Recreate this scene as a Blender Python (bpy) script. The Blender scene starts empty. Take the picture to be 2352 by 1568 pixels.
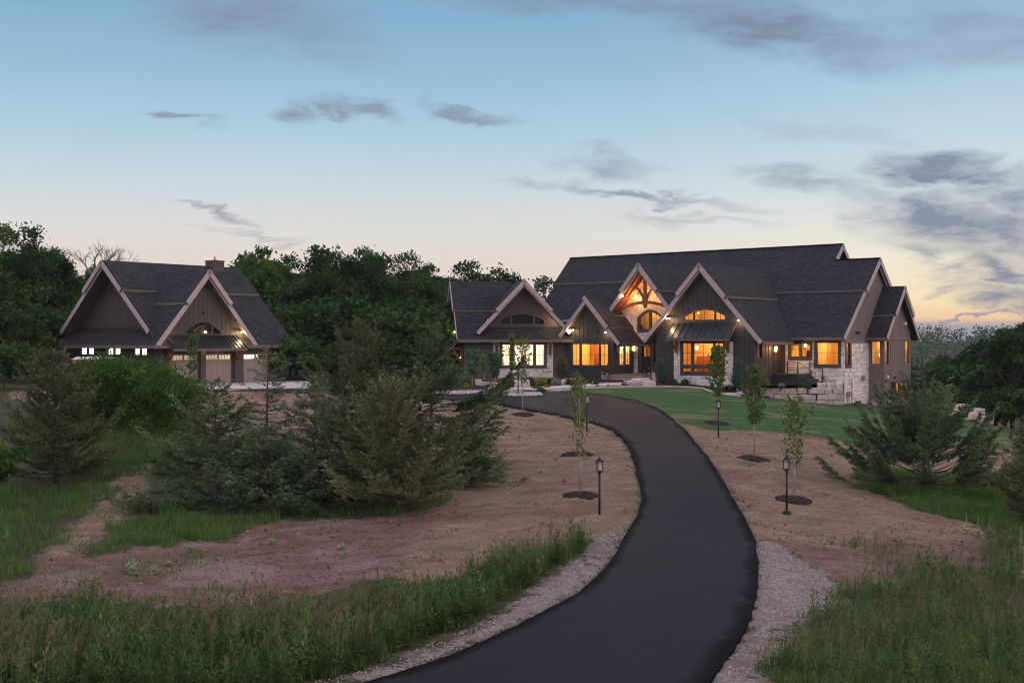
import bpy, math, random
import numpy as np
from mathutils import Matrix, Vector
R = math.radians
random.seed(7)
rng = np.random.default_rng(7)
S = bpy.context.scene
COL = S.collection

# ------------------------------------------------------------------ camera
CZ = 3.3; FPX = 2900.0; CXP = 1176.0; HYP = 781.0      # focal length and horizon in the 2352 px wide view
cam = bpy.data.cameras.new("camera"); cam.lens = 36 * FPX / 2352; cam.sensor_width = 36
cam.shift_y = -(784 - HYP) / 2352; cam.clip_end = 6000; cam.clip_start = 0.5
camo = bpy.data.objects.new("camera", cam); COL.objects.link(camo)
camo.location = (0, 0, CZ); camo.rotation_euler = (R(90), 0, 0); S.camera = camo
S.view_settings.view_transform = 'Standard'; S.view_settings.look = 'None'
S.view_settings.exposure = 0; S.view_settings.gamma = 1
S.cycles.use_denoising = True; S.cycles.filter_width = 1.05
S.cycles.max_bounces = 6; S.cycles.diffuse_bounces = 3; S.cycles.glossy_bounces = 2
S.cycles.transparent_max_bounces = 8; S.cycles.transmission_bounces = 2
S.cycles.volume_bounces = 0; S.cycles.sample_clamp_indirect = 6; S.cycles.caustics_reflective = False; S.cycles.caustics_refractive = False

# ------------------------------------------------------------------ node helpers
class NT:
    def __init__(s, tree): s.t = tree; s.n = tree.nodes; s.l = tree.links
    def node(s, typ, **kw):
        n = s.n.new(typ)
        for k, v in kw.items():
            if k.startswith('i_'):
                n.inputs[int(k[2:])].default_value = v
            elif k.startswith('I_'):
                n.inputs[k[2:].replace('_', ' ')].default_value = v
            else: setattr(n, k, v)
        return n
    def link(s, a, b): s.l.new(a, b)
    def math(s, op, a, b=None, c=None, clamp=False):
        n = s.n.new('ShaderNodeMath'); n.operation = op; n.use_clamp = clamp
        for i, v in enumerate((a, b, c)):
            if v is None: continue
            if isinstance(v, (int, float)): n.inputs[i].default_value = v
            else: s.l.new(v, n.inputs[i])
        return n.outputs[0]
    def mix(s, f, a, b, mode='MIX'):
        n = s.n.new('ShaderNodeMix'); n.data_type = 'RGBA'; n.blend_type = mode
        for sock, v in ((n.inputs[0], f), (n.inputs[6], a), (n.inputs[7], b)):
            if isinstance(v, (int, float)): sock.default_value = v
            elif isinstance(v, (tuple, list)): sock.default_value = (*v[:3], 1)
            else: s.l.new(v, sock)
        return n.outputs[2]
    def ramp(s, f, stops, interp='LINEAR'):
        n = s.n.new('ShaderNodeValToRGB'); n.color_ramp.interpolation = interp
        e = n.color_ramp.elements
        while len(e) < len(stops): e.new(0.5)
        for el, (p, c) in zip(e, stops):
            el.position = p; el.color = (*c[:3], 1) if isinstance(c, (tuple, list)) else (c, c, c, 1)
        s.l.new(f, n.inputs[0]); return n.outputs[0]
    def mrange(s, v, a, b, c=0.0, d=1.0, smooth=True):
        n = s.n.new('ShaderNodeMapRange'); n.interpolation_type = 'SMOOTHSTEP' if smooth else 'LINEAR'
        s.l.new(v, n.inputs[0])
        for i, x in enumerate((a, b, c, d)): n.inputs[i + 1].default_value = x
        return n.outputs[0]
    def noise(s, vec, scale, detail=3, rough=.55, dist=0.0):
        n = s.n.new('ShaderNodeTexNoise'); n.inputs['Scale'].default_value = scale
        n.inputs['Detail'].default_value = detail; n.inputs['Roughness'].default_value = rough
        n.inputs['Distortion'].default_value = dist
        if vec is not None: s.l.new(vec, n.inputs['Vector'])
        return n

def srgb(r, g, b):
    f = lambda c: (c / 255 / 12.92) if c / 255 <= .04045 else ((c / 255 + .055) / 1.055) ** 2.4
    return (f(r), f(g), f(b))

# ------------------------------------------------------------------ world: dusk sky
SUN_EL, SUN_ROT = 1.0, 62.0      # the sun has just gone, right of the frame
def build_world():
    w = bpy.data.worlds.new("World"); S.world = w; w.use_nodes = True
    w.cycles.sampling_method = 'MANUAL'; w.cycles.sample_map_resolution = 1024
    t = NT(w.node_tree); t.n.clear()
    tc = t.node('ShaderNodeTexCoord'); sep = t.node('ShaderNodeSeparateXYZ'); t.link(tc.outputs['Generated'], sep.inputs[0])
    X, Y, Z = sep.outputs
    ysafe = t.math('MAXIMUM', Y, .05)
    az = t.math('DIVIDE', X, ysafe); el = t.math('DIVIDE', Z, ysafe)     # tangent of azimuth / elevation, ahead only
    front = t.mrange(Y, .15, .45)
    e = t.math('MULTIPLY', Z, 1.0)
    P = lambda z: min(1, max(0, z / .5))
    eF = t.mrange(e, 0, .5, 0, 1, False)
    left = t.ramp(eF, [(0, srgb(204, 186, 184)), (P(.02), srgb(220, 202, 194)), (P(.055), srgb(232, 217, 206)), (P(.085), srgb(224, 221, 217)),
                       (P(.12), srgb(203, 216, 224)), (P(.155), srgb(176, 206, 224)), (P(.20), srgb(150, 190, 218)), (P(.245), srgb(132, 174, 207)),
                       (P(.36), srgb(118, 150, 184)), (1, srgb(140, 140, 160))])
    right = t.ramp(eF, [(0, srgb(138, 146, 164)), (P(.010), srgb(158, 154, 168)), (P(.017), srgb(246, 206, 158)), (P(.03), srgb(253, 234, 184)), (P(.06), srgb(248, 238, 212)),
                        (P(.10), srgb(222, 228, 228)), (P(.15), srgb(192, 214, 227)), (P(.2), srgb(168, 199, 222)), (P(.26), srgb(144, 178, 209)), (1, srgb(150, 145, 160))])
    fr = t.mrange(az, .02, .40)
    sky = t.mix(fr, left, right)
    # clouds: wisps placed by direction, broken up by noise
    cmb = t.node('ShaderNodeCombineXYZ'); t.link(az, cmb.inputs[0]); t.link(el, cmb.inputs[1])
    mp = t.node('ShaderNodeMapping'); t.link(cmb.outputs[0], mp.inputs[0]); mp.inputs['Scale'].default_value = (1, 3.2, 1)
    nz = t.noise(mp.outputs[0], 11, 5, .62, .4)
    nz2 = t.noise(mp.outputs[0], 34, 4, .6, .6)
    d1 = t.node('ShaderNodeVectorMath', operation='SUBTRACT'); t.link(nz.outputs['Color'], d1.inputs[0]); d1.inputs[1].default_value = (.5, .5, .5)
    d2 = t.node('ShaderNodeVectorMath', operation='MULTIPLY'); t.link(d1.outputs[0], d2.inputs[0]); d2.inputs[1].default_value = (.13, .055, 0)
    d3 = t.node('ShaderNodeVectorMath', operation='ADD'); t.link(cmb.outputs[0], d3.inputs[0]); t.link(d2.outputs[0], d3.inputs[1])
    blobs = [(560, 40, 280, 85, -6, .6), (700, 90, 220, 50, -10, .4), (1450, 10, 420, 40, -3, .65), (1800, 70, 380, 70, -12, .85), (2250, 80, 300, 90, 0, .5),
             (700, 262, 62, 26, 0, .6), (830, 262, 120, 24, -12, .75), (440, 283, 100, 15, -8, .65), (1080, 260, 115, 22, -10, .75),
             (1385, 378, 120, 30, -6, .55), (1440, 445, 300, 18, -4, .75), (1250, 428, 120, 18, 10, .35), (1865, 408, 160, 30, -8, .6),
             (2210, 398, 230, 44, -5, 1.0), (2230, 520, 330, 85, -8, 1.0), (2280, 605, 260, 50, -14, 1.0), (2060, 470, 180, 45, -25, .6), (2320, 460, 160, 60, 0, .8), (2300, 685, 170, 52, -12, 1.0),
             (490, 485, 120, 12, -14, .65), (570, 523, 150, 8, -4, .4), (640, 550, 45, 20, 0, .4), (95, 585, 90, 20, -12, .7),
             (2230, 737, 300, 6, 1, .8), (1950, 485, 120, 14, -10, .45), (1600, 500, 200, 12, -4, .3), (1900, 300, 300, 30, -10, .2)]
    tot = None
    for (bx, by, rx, ry, rot, op) in blobs:
        m = t.node('ShaderNodeMapping', vector_type='TEXTURE'); t.link(d3.outputs[0], m.inputs[0])
        m.inputs['Location'].default_value = ((bx - CXP) / FPX, (HYP - by) / FPX, 0)
        m.inputs['Rotation'].default_value = (0, 0, R(rot))
        m.inputs['Scale'].default_value = (rx / FPX, ry / FPX, 1)
        ln = t.node('ShaderNodeVectorMath', operation='LENGTH'); t.link(m.outputs[0], ln.inputs[0])
        o = t.mrange(ln.outputs['Value'], 1.3, .05, 0, op)
        tot = o if tot is None else t.math('MAXIMUM', tot, o)
    det = t.mrange(nz2.outputs['Fac'], .25, .75, .74, 1.15)
    big = t.mrange(nz.outputs['Fac'], .35, .65, .75, 1.1)
    cf = t.math('MULTIPLY', t.math('MULTIPLY', tot, det), big, clamp=True)
    cf = t.math('MULTIPLY', cf, t.math('MULTIPLY', front, 1.1))
    ccol = t.mix(t.mrange(e, .02, .16), srgb(128, 138, 160), srgb(122, 138, 164))
    ccol = t.mix(t.mrange(az, .15, -.3), ccol, srgb(128, 128, 148))
    skyc = t.mix(cf, sky, ccol)
    # the part of the sky behind and above the camera: lilac dusk, lighter on the sunset side
    side = t.math('MULTIPLY', X, 1.0)
    back = t.ramp(t.mrange(e, 0, 1, 0, 1, False), [(0, (.70, .60, .66)), (.12, (1.2, 1.06, 1.14)), (.4, (1.06, 1.00, 1.14)), (1, (.84, .85, 1.02))])
    glow = t.ramp(t.mrange(e, 0, 1, 0, 1, False), [(0, (1.6, 1.2, 1.0)), (.15, (1.6, 1.32, 1.18)), (.4, (1.3, 1.2, 1.24)), (1, (.84, .85, 1.02))])
    backc = t.mix(t.mrange(side, .35, .95), back, glow)
    up = t.mrange(e, .28, .55)
    ff = t.math('MULTIPLY', front, t.math('SUBTRACT', 1.0, up))
    fin = t.mix(ff, backc, skyc)
    # physical sky (sun at the horizon) adds its share of the light
    nk = t.node('ShaderNodeTexSky', sky_type='NISHITA', sun_disc=False, sun_elevation=R(SUN_EL), sun_rotation=R(SUN_ROT))
    bn = t.node('ShaderNodeBackground'); t.link(nk.outputs[0], bn.inputs[0]); bn.inputs[1].default_value = .02
    bg = t.node('ShaderNodeBackground'); t.link(fin, bg.inputs[0]); bg.inputs[1].default_value = 1.0
    ad = t.node('ShaderNodeAddShader'); t.link(bg.outputs[0], ad.inputs[0]); t.link(bn.outputs[0], ad.inputs[1])
    out = t.node('ShaderNodeOutputWorld'); t.link(ad.outputs[0], out.inputs[0])
build_world()
sd = bpy.data.lights.new("sun", 'SUN'); sd.energy = .35; sd.angle = R(25); sd.color = (1, .80, .74)
so = bpy.data.objects.new("sun", sd); COL.objects.link(so)
so.rotation_euler = Vector((-.75, .35, -.45)).to_track_quat('-Z', 'Y').to_euler()

# ------------------------------------------------------------------ materials
MATS = {}
def newmat(name):
    m = bpy.data.materials.new(name); m.use_nodes = True
    t = NT(m.node_tree); b = t.n['Principled BSDF']; MATS[name] = m
    return m, t, b
def pm(name, c1, c2=None, scale=3.0, rough=.7, bump=0.0, bscale=None, metal=0.0, coord='Object', detail=4, spec=.3, stretch=None):
    m, t, b = newmat(name)
    c2 = c2 or tuple(x * .8 for x in c1)
    tc = t.node('ShaderNodeTexCoord'); v = tc.outputs[coord]
    if stretch:
        mp = t.node('ShaderNodeMapping'); mp.inputs['Scale'].default_value = stretch; t.link(v, mp.inputs[0]); v = mp.outputs[0]
    n = t.noise(v, scale, detail)
    t.link(t.mix(t.mrange(n.outputs['Fac'], .3, .7), c1, c2), b.inputs['Base Color'])
    b.inputs['Roughness'].default_value = rough; b.inputs['Metallic'].default_value = metal
    b.inputs['Specular IOR Level'].default_value = spec
    if bump:
        n2 = t.noise(v, bscale or scale * 4, 4)
        bp = t.node('ShaderNodeBump'); bp.inputs['Strength'].default_value = bump; bp.inputs['Distance'].default_value = .05
        t.link(n2.outputs['Fac'], bp.inputs['Height']); t.link(bp.outputs[0], b.inputs['Normal'])
    return m
pm('siding', (.078, .062, .060), (.064, .051, .050), 1.2, .65, .1, 30, coord='UV', stretch=(3, .4, 1))
pm('siding_bronze', (.044, .040, .042), (.036, .033, .035), 1.2, .6, .1, 30, coord='UV', stretch=(3, .4, 1))
pm('siding_lit', (.185, .14, .132), (.165, .125, .117), 1.2, .65, .1, 30, coord='UV', stretch=(3, .4, 1))  # lighter copy of the siding, with the sunset side's light put into the colour
pm('trim', (.42, .33, .325), (.37, .29, .285), 2, .6, .05, coord='UV', stretch=(.6, 4, 1))
pm('fascia', (.15, .108, .096), (.13, .093, .083), 2, .6, .05, coord='UV')
pm('window_trim', (.07, .062, .062), (.06, .053, .053), 3, .5)
pm('sash', (.012, .011, .011), (.016, .014, .014), 3, .4)
pm('timber', (.24, .085, .032), (.15, .05, .02), 3, .55, .15, 20, coord='UV', stretch=(1, 8, 1))
pm('cedar', (.42, .17, .055), (.30, .11, .035), 2, .5, .12, 14, coord='UV', stretch=(6, .5, 1))
pm('metal_roof', (.040, .042, .050), (.050, .052, .062), 1.5, .38, metal=.5)
pm('flat_metal', (.22, .26, .32), (.18, .22, .28), 1.5, .4, metal=.4)
pm('black_metal', (.006, .006, .007), (.010, .010, .011), 9, .5)
pm('concrete', (.46, .41, .42), (.38, .34, .35), 1.2, .85, .1, 20)
pm('garage_door', (.30, .235, .215), (.275, .215, .197), 2, .6, coord='UV', stretch=(2, .5, 1))
pm('front_door', (.035, .020, .014), (.024, .014, .010), 3, .5, coord='UV', stretch=(6, .6, 1))
pm('interior', (.78, .58, .27), (.70, .50, .22), .8, .8)
pm('interior_white', (.88, .86, .80), (.84, .82, .76), .8, .8)
pm('interior_dark', (.010, .009, .009), (.008, .007, .007), .8, .8)  # near black, so the darkness of unlit rooms is in the colour
pm('inner_wood', (.34, .12, .035), (.22, .07, .02), 2, .5, coord='UV', stretch=(5, .6, 1))
pm('brown_deck', (.17, .115, .095), (.13, .085, .07), 3, .7, .2, coord='UV', stretch=(.6, 9, 1))
pm('deck_paint', (.04, .035, .036), (.03, .027, .028), 3, .6)
pm('bark', (.10, .075, .062), (.05, .038, .03), 6, .9, .5, 20)
pm('pale_bark', (.42, .37, .385), (.28, .24, .25), 6, .9, .3, 20)
pm('dead_wood', (.26, .22, .21), (.17, .14, .13), 6, .9)
pm('mulch', (.030, .012, .011), (.014, .006, .006), 5, .95, .9, 26, detail=6)
pm('pebble', (.40, .32, .31), (.22, .17, .17), 3.1, .8, .3)
pm('limestone', (.62, .52, .48), (.36, .29, .27), 1.1, .85, .55, 5, detail=6)
pm('silt_fence', (.010, .010, .011), (.016, .016, .017), 3, .8)
pm('copper', (.55, .25, .13), (.48, .2, .1), 3, .3, metal=.9)
pm('white_metal', (.70, .70, .72), (.6, .6, .62), 3, .4)
pm('grey_box', (.22, .21, .22), (.2, .19, .2), 3, .5)
pm('copper_pipe', (.35, .12, .07), (.3, .1, .06), 3, .5)
pm('planter', (.45, .40, .39), (.38, .34, .33), 3, .7)
pm('red_flower', (.42, .03, .035), (.5, .06, .08), 9, .6)
pm('purple_flower', (.16, .12, .28), (.22, .16, .34), 9, .6)
pm('white_flower', (.6, .6, .6), (.5, .5, .5), 9, .6)
pm('orange_flower', (.5, .1, .04), (.45, .08, .03), 9, .6)
pm('teal_plastic', (.03, .33, .28), (.03, .3, .25), 9, .4)
pm('white_car', (.6, .6, .62), (.55, .55, .58), 3, .3)

def glass_mat():
    m, t, b = newmat('glass')
    tr = t.node('ShaderNodeBsdfTransparent'); gl = t.node('ShaderNodeBsdfGlossy'); gl.inputs['Roughness'].default_value = .03
    lw = t.node('ShaderNodeFresnel'); lw.inputs[0].default_value = 1.18
    mx = t.node('ShaderNodeMixShader'); t.link(lw.outputs[0], mx.inputs[0]); t.link(tr.outputs[0], mx.inputs[1]); t.link(gl.outputs[0], mx.inputs[2])
    t.link(mx.outputs[0], t.n['Material Output'].inputs[0])
glass_mat()
def emit(name, c, s):
    m, t, b = newmat(name)
    b.inputs['Base Color'].default_value = (*c, 1); b.inputs['Emission Color'].default_value = (*c, 1); b.inputs['Emission Strength'].default_value = s
emit('bulb', (1, .72, .36), 55); emit('warm_glass', (1, .66, .30), 5); emit('soft_glass', (.9, .62, .30), .7)
pm('unlit_glass', (.42, .38, .36), (.36, .33, .32), 9, .25)
emit('white_glow', (1, .93, .78), 3.2)  # glow for flat surfaces that are no lamps

def shingle_mat():
    m, t, b = newmat('shingle')
    tc = t.node('ShaderNodeTexCoord')
    br = t.node('ShaderNodeTexBrick'); t.link(tc.outputs['UV'], br.inputs['Vector'])
    br.inputs['Scale'].default_value = 1; br.inputs['Brick Width'].default_value = .34; br.inputs['Row Height'].default_value = .17
    br.inputs['Mortar Size'].default_value = .012; br.inputs['Color1'].default_value = (.021, .020, .025, 1)
    br.inputs['Color2'].default_value = (.044, .042, .051, 1); br.inputs['Mortar'].default_value = (.014, .013, .016, 1); br.inputs['Bias'].default_value = -.1
    n = t.noise(tc.outputs['UV'], 1.1, 5, .7)
    c = t.mix(.55, br.outputs['Color'], t.mix(n.outputs['Fac'], (.5, .5, .5), (1.25, 1.2, 1.2)), 'MULTIPLY')
    n2 = t.noise(tc.outputs['UV'], 9, 3, .7)
    c = t.mix(.35, c, t.mix(n2.outputs['Fac'], (.45, .45, .45), (1.6, 1.55, 1.55)), 'MULTIPLY')
    t.link(c, b.inputs['Base Color']); b.inputs['Roughness'].default_value = .9
    b.inputs['Specular IOR Level'].default_value = .25
    bp = t.node('ShaderNodeBump'); bp.inputs['Strength'].default_value = .8; bp.inputs['Distance'].default_value = .02
    t.link(t.math('ADD', t.math('MULTIPLY', br.outputs['Fac'], -1.0), n2.outputs['Fac']), bp.inputs['Height']); t.link(bp.outputs[0], b.inputs['Normal'])
shingle_mat()
def stone_mat():
    m, t, b = newmat('stone')
    tc = t.node('ShaderNodeTexCoord')
    nw = t.noise(tc.outputs['UV'], 2.5, 2)
    va = t.node('ShaderNodeVectorMath', operation='MULTIPLY_ADD'); t.link(nw.outputs['Color'], va.inputs[0]); va.inputs[1].default_value = (.05, .03, 0); t.link(tc.outputs['UV'], va.inputs[2])
    def brick(w, h, off, sq, fr):
        br = t.node('ShaderNodeTexBrick'); t.link(va.outputs[0], br.inputs['Vector'])
        br.offset = off; br.squash = sq; br.squash_frequency = fr
        br.inputs['Scale'].default_value = 1; br.inputs['Brick Width'].default_value = w; br.inputs['Row Height'].default_value = h
        br.inputs['Mortar Size'].default_value = .012; br.inputs['Mortar Smooth'].default_value = .4
        br.inputs['Color1'].default_value = (0, 0, 0, 1); br.inputs['Color2'].default_value = (1, 1, 1, 1); br.inputs['Mortar'].default_value = (.5, .5, .5, 1)
        return br
    b1 = brick(.52, .15, .37, .6, 3); b2 = brick(.41, .30, .43, 1.4, 2)
    vm = t.noise(tc.outputs['UV'], .9, 2)
    pick = t.mrange(vm.outputs['Fac'], .47, .53)
    val = t.mix(pick, b1.outputs['Color'], b2.outputs['Color'])
    fac = t.mix(pick, b1.outputs['Fac'], b2.outputs['Fac'])
    c = t.ramp(val, [(0, (.46, .40, .39)), (.25, (.64, .57, .56)), (.5, (.76, .69, .68)), (.8, (.82, .76, .75)), (1, (.52, .45, .43))])
    n = t.noise(tc.outputs['UV'], 7, 5, .7)
    c = t.mix(.8, c, t.mix(n.outputs['Fac'], (.55, .55, .55), (1.35, 1.32, 1.3)), 'MULTIPLY')
    c = t.mix(fac, c, (.34, .29, .27))
    t.link(c, b.inputs['Base Color']); b.inputs['Roughness'].default_value = .9
    bp = t.node('ShaderNodeBump'); bp.inputs['Strength'].default_value = .9; bp.inputs['Distance'].default_value = .04
    t.link(t.math('ADD', t.math('MULTIPLY', fac, -1.0), t.math('MULTIPLY', n.outputs['Fac'], .5)), bp.inputs['Height']); t.link(bp.outputs[0], b.inputs['Normal'])
stone_mat()
def leaf_mat(name, c1, c2, trans=.35, c3=None):
    m, t, b = newmat(name)
    at = t.node('ShaderNodeAttribute', attribute_name='tint')
    oi = t.node('ShaderNodeObjectInfo')
    f = t.math('ADD', at.outputs['Fac'], t.math('MULTIPLY', t.math('SUBTRACT', oi.outputs['Random'], .5), .3), clamp=True)
    stops = [(0, c1), (1, c2)] if c3 is None else [(0, c1), (.7, c2), (1, c3)]
    c = t.ramp(f, stops)
    df = t.node('ShaderNodeBsdfDiffuse'); tl = t.node('ShaderNodeBsdfTranslucent'); t.link(c, df.inputs[0]); t.link(c, tl.inputs[0])
    mx = t.node('ShaderNodeMixShader'); mx.inputs[0].default_value = trans
    t.link(df.outputs[0], mx.inputs[1]); t.link(tl.outputs[0], mx.inputs[2]); t.link(mx.outputs[0], t.n['Material Output'].inputs[0])
leaf_mat('leaf_wood', (.012, .032, .009), (.090, .155, .048), .3)
leaf_mat('leaf_bush', (0.030, 0.072, 0.014), (0.118, 0.205, 0.045), .35)
leaf_mat('leaf_young', (.055, .095, .018), (.165, .225, .060), .4)
leaf_mat('leaf_olive', (0.0910, 0.1300, 0.0260), (0.2210, 0.2470, 0.0780), .4)
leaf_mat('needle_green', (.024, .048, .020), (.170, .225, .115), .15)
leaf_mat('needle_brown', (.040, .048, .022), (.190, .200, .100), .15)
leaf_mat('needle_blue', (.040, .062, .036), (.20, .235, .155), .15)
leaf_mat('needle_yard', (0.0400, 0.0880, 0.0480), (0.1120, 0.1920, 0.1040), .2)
leaf_mat('leaf_gold', (0.1440, 0.1680, 0.0120), (0.3360, 0.3120, 0.0360), .3)
leaf_mat('leaf_dark', (.018, .012, .012), (.05, .028, .026), .2)
leaf_mat('leaf_silver', (.14, .19, .17), (.30, .36, .34), .2)
leaf_mat('grass', (0.0374, 0.0884, 0.0204), (0.1445, 0.2550, 0.0595), .35, (.15, .16, .06))
leaf_mat('weed', (.030, .070, .020), (.170, .240, .085), .35)
leaf_mat('plume', (0.1625, 0.1250, 0.0750), (0.3000, 0.2188, 0.1438), .4)
leaf_mat('mullein', (.24, .30, .17), (.42, .48, .30), .3)
leaf_mat('straw', (.22, .16, .11), (.36, .27, .19), .3)
# ------------------------------------------------------------------ tags and mesh building
def tag(o, label=None, cat=None, group=None, kind=None):
    if label: o['label'] = label
    if cat: o['category'] = cat
    if group: o['group'] = group
    if kind: o['kind'] = kind
    return o
def empty(name, loc, rz=0.0):
    o = bpy.data.objects.new(name, None); COL.objects.link(o); o.location = loc; o.rotation_euler = (0, 0, rz)
    o.empty_display_size = .3; return o
def copy_tree(o, parent=None):
    c = o.copy(); COL.objects.link(c)
    if parent is not None: c.parent = parent
    for ch in list(o.children): copy_tree(ch, c)
    return c

class MB:
    """collects faces; build() makes them one mesh with wall/roof aligned UVs in metres"""
    def __init__(s, T=None): s.v = []; s.f = []; s.T = T
    def add(s, pts, faces):
        b = len(s.v)
        for p in pts:
            p = Vector(p); s.v.append(s.T @ p if s.T is not None else p)
        s.f += [tuple(b + i for i in f) for f in faces]
    def quad(s, *p): s.add(p, [tuple(range(len(p)))])
    def box(s, x0, x1, y0, y1, z0, z1):
        s.add([(x0, y0, z0), (x1, y0, z0), (x1, y1, z0), (x0, y1, z0), (x0, y0, z1), (x1, y0, z1), (x1, y1, z1), (x0, y1, z1)],
              [(0, 3, 2, 1), (4, 5, 6, 7), (0, 1, 5, 4), (1, 2, 6, 5), (2, 3, 7, 6), (3, 0, 4, 7)])
    def prism(s, top, off):
        n = len(top); off = Vector(off)
        pts = [Vector(p) for p in top] + [Vector(p) + off for p in top]
        s.add(pts, [tuple(range(n)), tuple(range(2 * n - 1, n - 1, -1))] + [(i, n + i, n + (i + 1) % n, (i + 1) % n) for i in range(n)])
    def bar(s, p0, p1, w, h, up=(0, 0, 1)):
        p0, p1 = Vector(p0), Vector(p1); d = (p1 - p0).normalized(); u = Vector(up)
        a = d.cross(u); a = (a if a.length > 1e-4 else d.cross(Vector((1, 0, 0)))).normalized() * w / 2; c = a.cross(d).normalized() * h / 2
        q = [p0 - a - c, p0 + a - c, p0 + a + c, p0 - a + c]; q2 = [x + (p1 - p0) for x in q]
        s.add(q + q2, [(0, 3, 2, 1), (4, 5, 6, 7), (0, 1, 5, 4), (1, 2, 6, 5), (2, 3, 7, 6), (3, 0, 4, 7)])
    def tube(s, pts, rad, n=6):
        pts = [Vector(p) for p in pts]; rings = []
        for i, p in enumerate(pts):
            d = (pts[min(i + 1, len(pts) - 1)] - pts[max(i - 1, 0)]).normalized()
            a = d.cross(Vector((.31, .2, 1)) if abs(d.z) < .9 else Vector((1, .1, 0))).normalized(); c = d.cross(a)
            rings.append([p + (a * math.cos(6.2832 * k / n) + c * math.sin(6.2832 * k / n)) * rad[i] for k in range(n)])
        f = [(i * n + k, i * n + (k + 1) % n, (i + 1) * n + (k + 1) % n, (i + 1) * n + k) for i in range(len(pts) - 1) for k in range(n)]
        f += [tuple(range(n - 1, -1, -1)), tuple(range((len(pts) - 1) * n, len(pts) * n))]
        s.add([q for r in rings for q in r], f)
    def lathe(s, c, prof, n=12):
        c = Vector(c); pts = []
        for r, z in prof: pts += [c + Vector((r * math.cos(6.2832 * k / n), r * math.sin(6.2832 * k / n), z)) for k in range(n)]
        m = len(prof)
        f = [(i * n + k, i * n + (k + 1) % n, (i + 1) * n + (k + 1) % n, (i + 1) * n + k) for i in range(m - 1) for k in range(n)]
        f += [tuple(range(n - 1, -1, -1)), tuple(range((m - 1) * n, m * n))]
        s.add(pts, f)
    def build(s, name, mat, parent=None, smooth=False):
        me = bpy.data.meshes.new(name); me.from_pydata([tuple(p) for p in s.v], [], s.f)
        me.materials.append(MATS[mat]); me.update()
        uv = me.uv_layers.new(name='UVMap').data
        for p in me.polygons:
            n = p.normal; h = Vector((0, 0, 1)).cross(n)
            h = h.normalized() if h.length > .02 else Vector((1, 0, 0)); v = n.cross(h)
            for li in p.loop_indices:
                co = me.vertices[me.loops[li].vertex_index].co
                uv[li].uv = (co.dot(h), co.dot(v))
        if smooth: me.shade_smooth()
        o = bpy.data.objects.new(name, me); COL.objects.link(o)
        if parent is not None: o.parent = parent
        return o

def np_mesh(name, V, loops, starts, totals, mat, tint=None, parent=None):
    me = bpy.data.meshes.new(name)
    me.vertices.add(len(V)); me.vertices.foreach_set('co', np.ascontiguousarray(V, np.float32).ravel())
    me.loops.add(len(loops)); me.loops.foreach_set('vertex_index', np.ascontiguousarray(loops, np.int32))
    me.polygons.add(len(starts)); me.polygons.foreach_set('loop_start', np.ascontiguousarray(starts, np.int32))
    try: me.polygons.foreach_set('loop_total', np.ascontiguousarray(totals, np.int32))
    except Exception: pass
    if tint is not None:
        at = me.attributes.new('tint', 'FLOAT', 'FACE'); at.data.foreach_set('value', np.ascontiguousarray(np.clip(tint, 0, 1), np.float32))
    me.materials.append(MATS[mat]); me.update(calc_edges=True)
    o = bpy.data.objects.new(name, me); COL.objects.link(o)
    if parent is not None: o.parent = parent
    return o
def unit(a): return a / np.maximum(np.linalg.norm(a, axis=-1, keepdims=True), 1e-9)
def leaves(name, C, L, Wd, mat, tint, parent=None):
    """diamond leaves: centre, half length vector, half width vector"""
    n = len(C); V = np.empty((n, 4, 3)); V[:, 0] = C - L; V[:, 1] = C + Wd; V[:, 2] = C + L; V[:, 3] = C - Wd
    return np_mesh(name, V.reshape(-1, 3), np.arange(4 * n), np.arange(0, 4 * n, 4), np.full(n, 4), mat, tint, parent)
def rand_dirs(n): return unit(rng.normal(size=(n, 3)))

# ------------------------------------------------------------------ terrain
_ctrl = [(1461, 1190, 47), (1590, 1178, 47.5), (1377, 1183, 47), (1807, 1175, 49), (1650, 1005, 70), (1348, 992, 71), (1190, 908.5, 88), (1330, 1137, 51.5),
         (1647, 969, 76), (1732, 1052, 62), (1824, 1148, 51), (1200, 952, 79), (1325, 1043, 63), (1500, 1568, 25.8), (1100, 1568, 25.8), (1900, 1568, 26.5),
         (2350, 1568, 27), (600, 1568, 25.5), (50, 1568, 26), (1740, 1300, 38), (1420, 1270, 40), (700, 1300, 40), (250, 1300, 41), (100, 1400, 35), (0, 1200, 48),
         (300, 1180, 50), (150, 1105, 58), (500, 1160, 52), (900, 1180, 49), (1000, 1100, 57), (700, 1120, 55), (1100, 1050, 63), (300, 955, 73), (20, 905, 80),
         (60, 960, 72), (450, 960, 76), (560, 905, 88), (700, 905, 87), (1000, 900, 89), (1558, 888, 94), (1483, 925.7, 84.5), (1442, 916, 86), (1560, 960, 77),
         (1636, 900.7, 91), (1753, 911, 92.5), (1938, 931, 94), (1985, 923, 96), (2026, 935, 97), (2091, 940, 100), (2200, 960, 100), (2275, 977, 95),
         (2352, 997, 92), (2352, 1032, 78), (2269, 1021, 80), (1957, 1018, 72), (1861, 1000, 74), (1900, 1080, 62), (2130, 1130, 58), (2340, 1150, 57),
         (2269, 1231, 47), (2000, 1250, 44), (2100, 1400, 34), (1250, 1400, 32), (900, 1450, 31), (500, 1450, 30.5)]
_pts = [((px - CXP) / FPX * Y, Y, CZ - (py - HYP) / FPX * Y) for px, py, Y in _ctrl]
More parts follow.
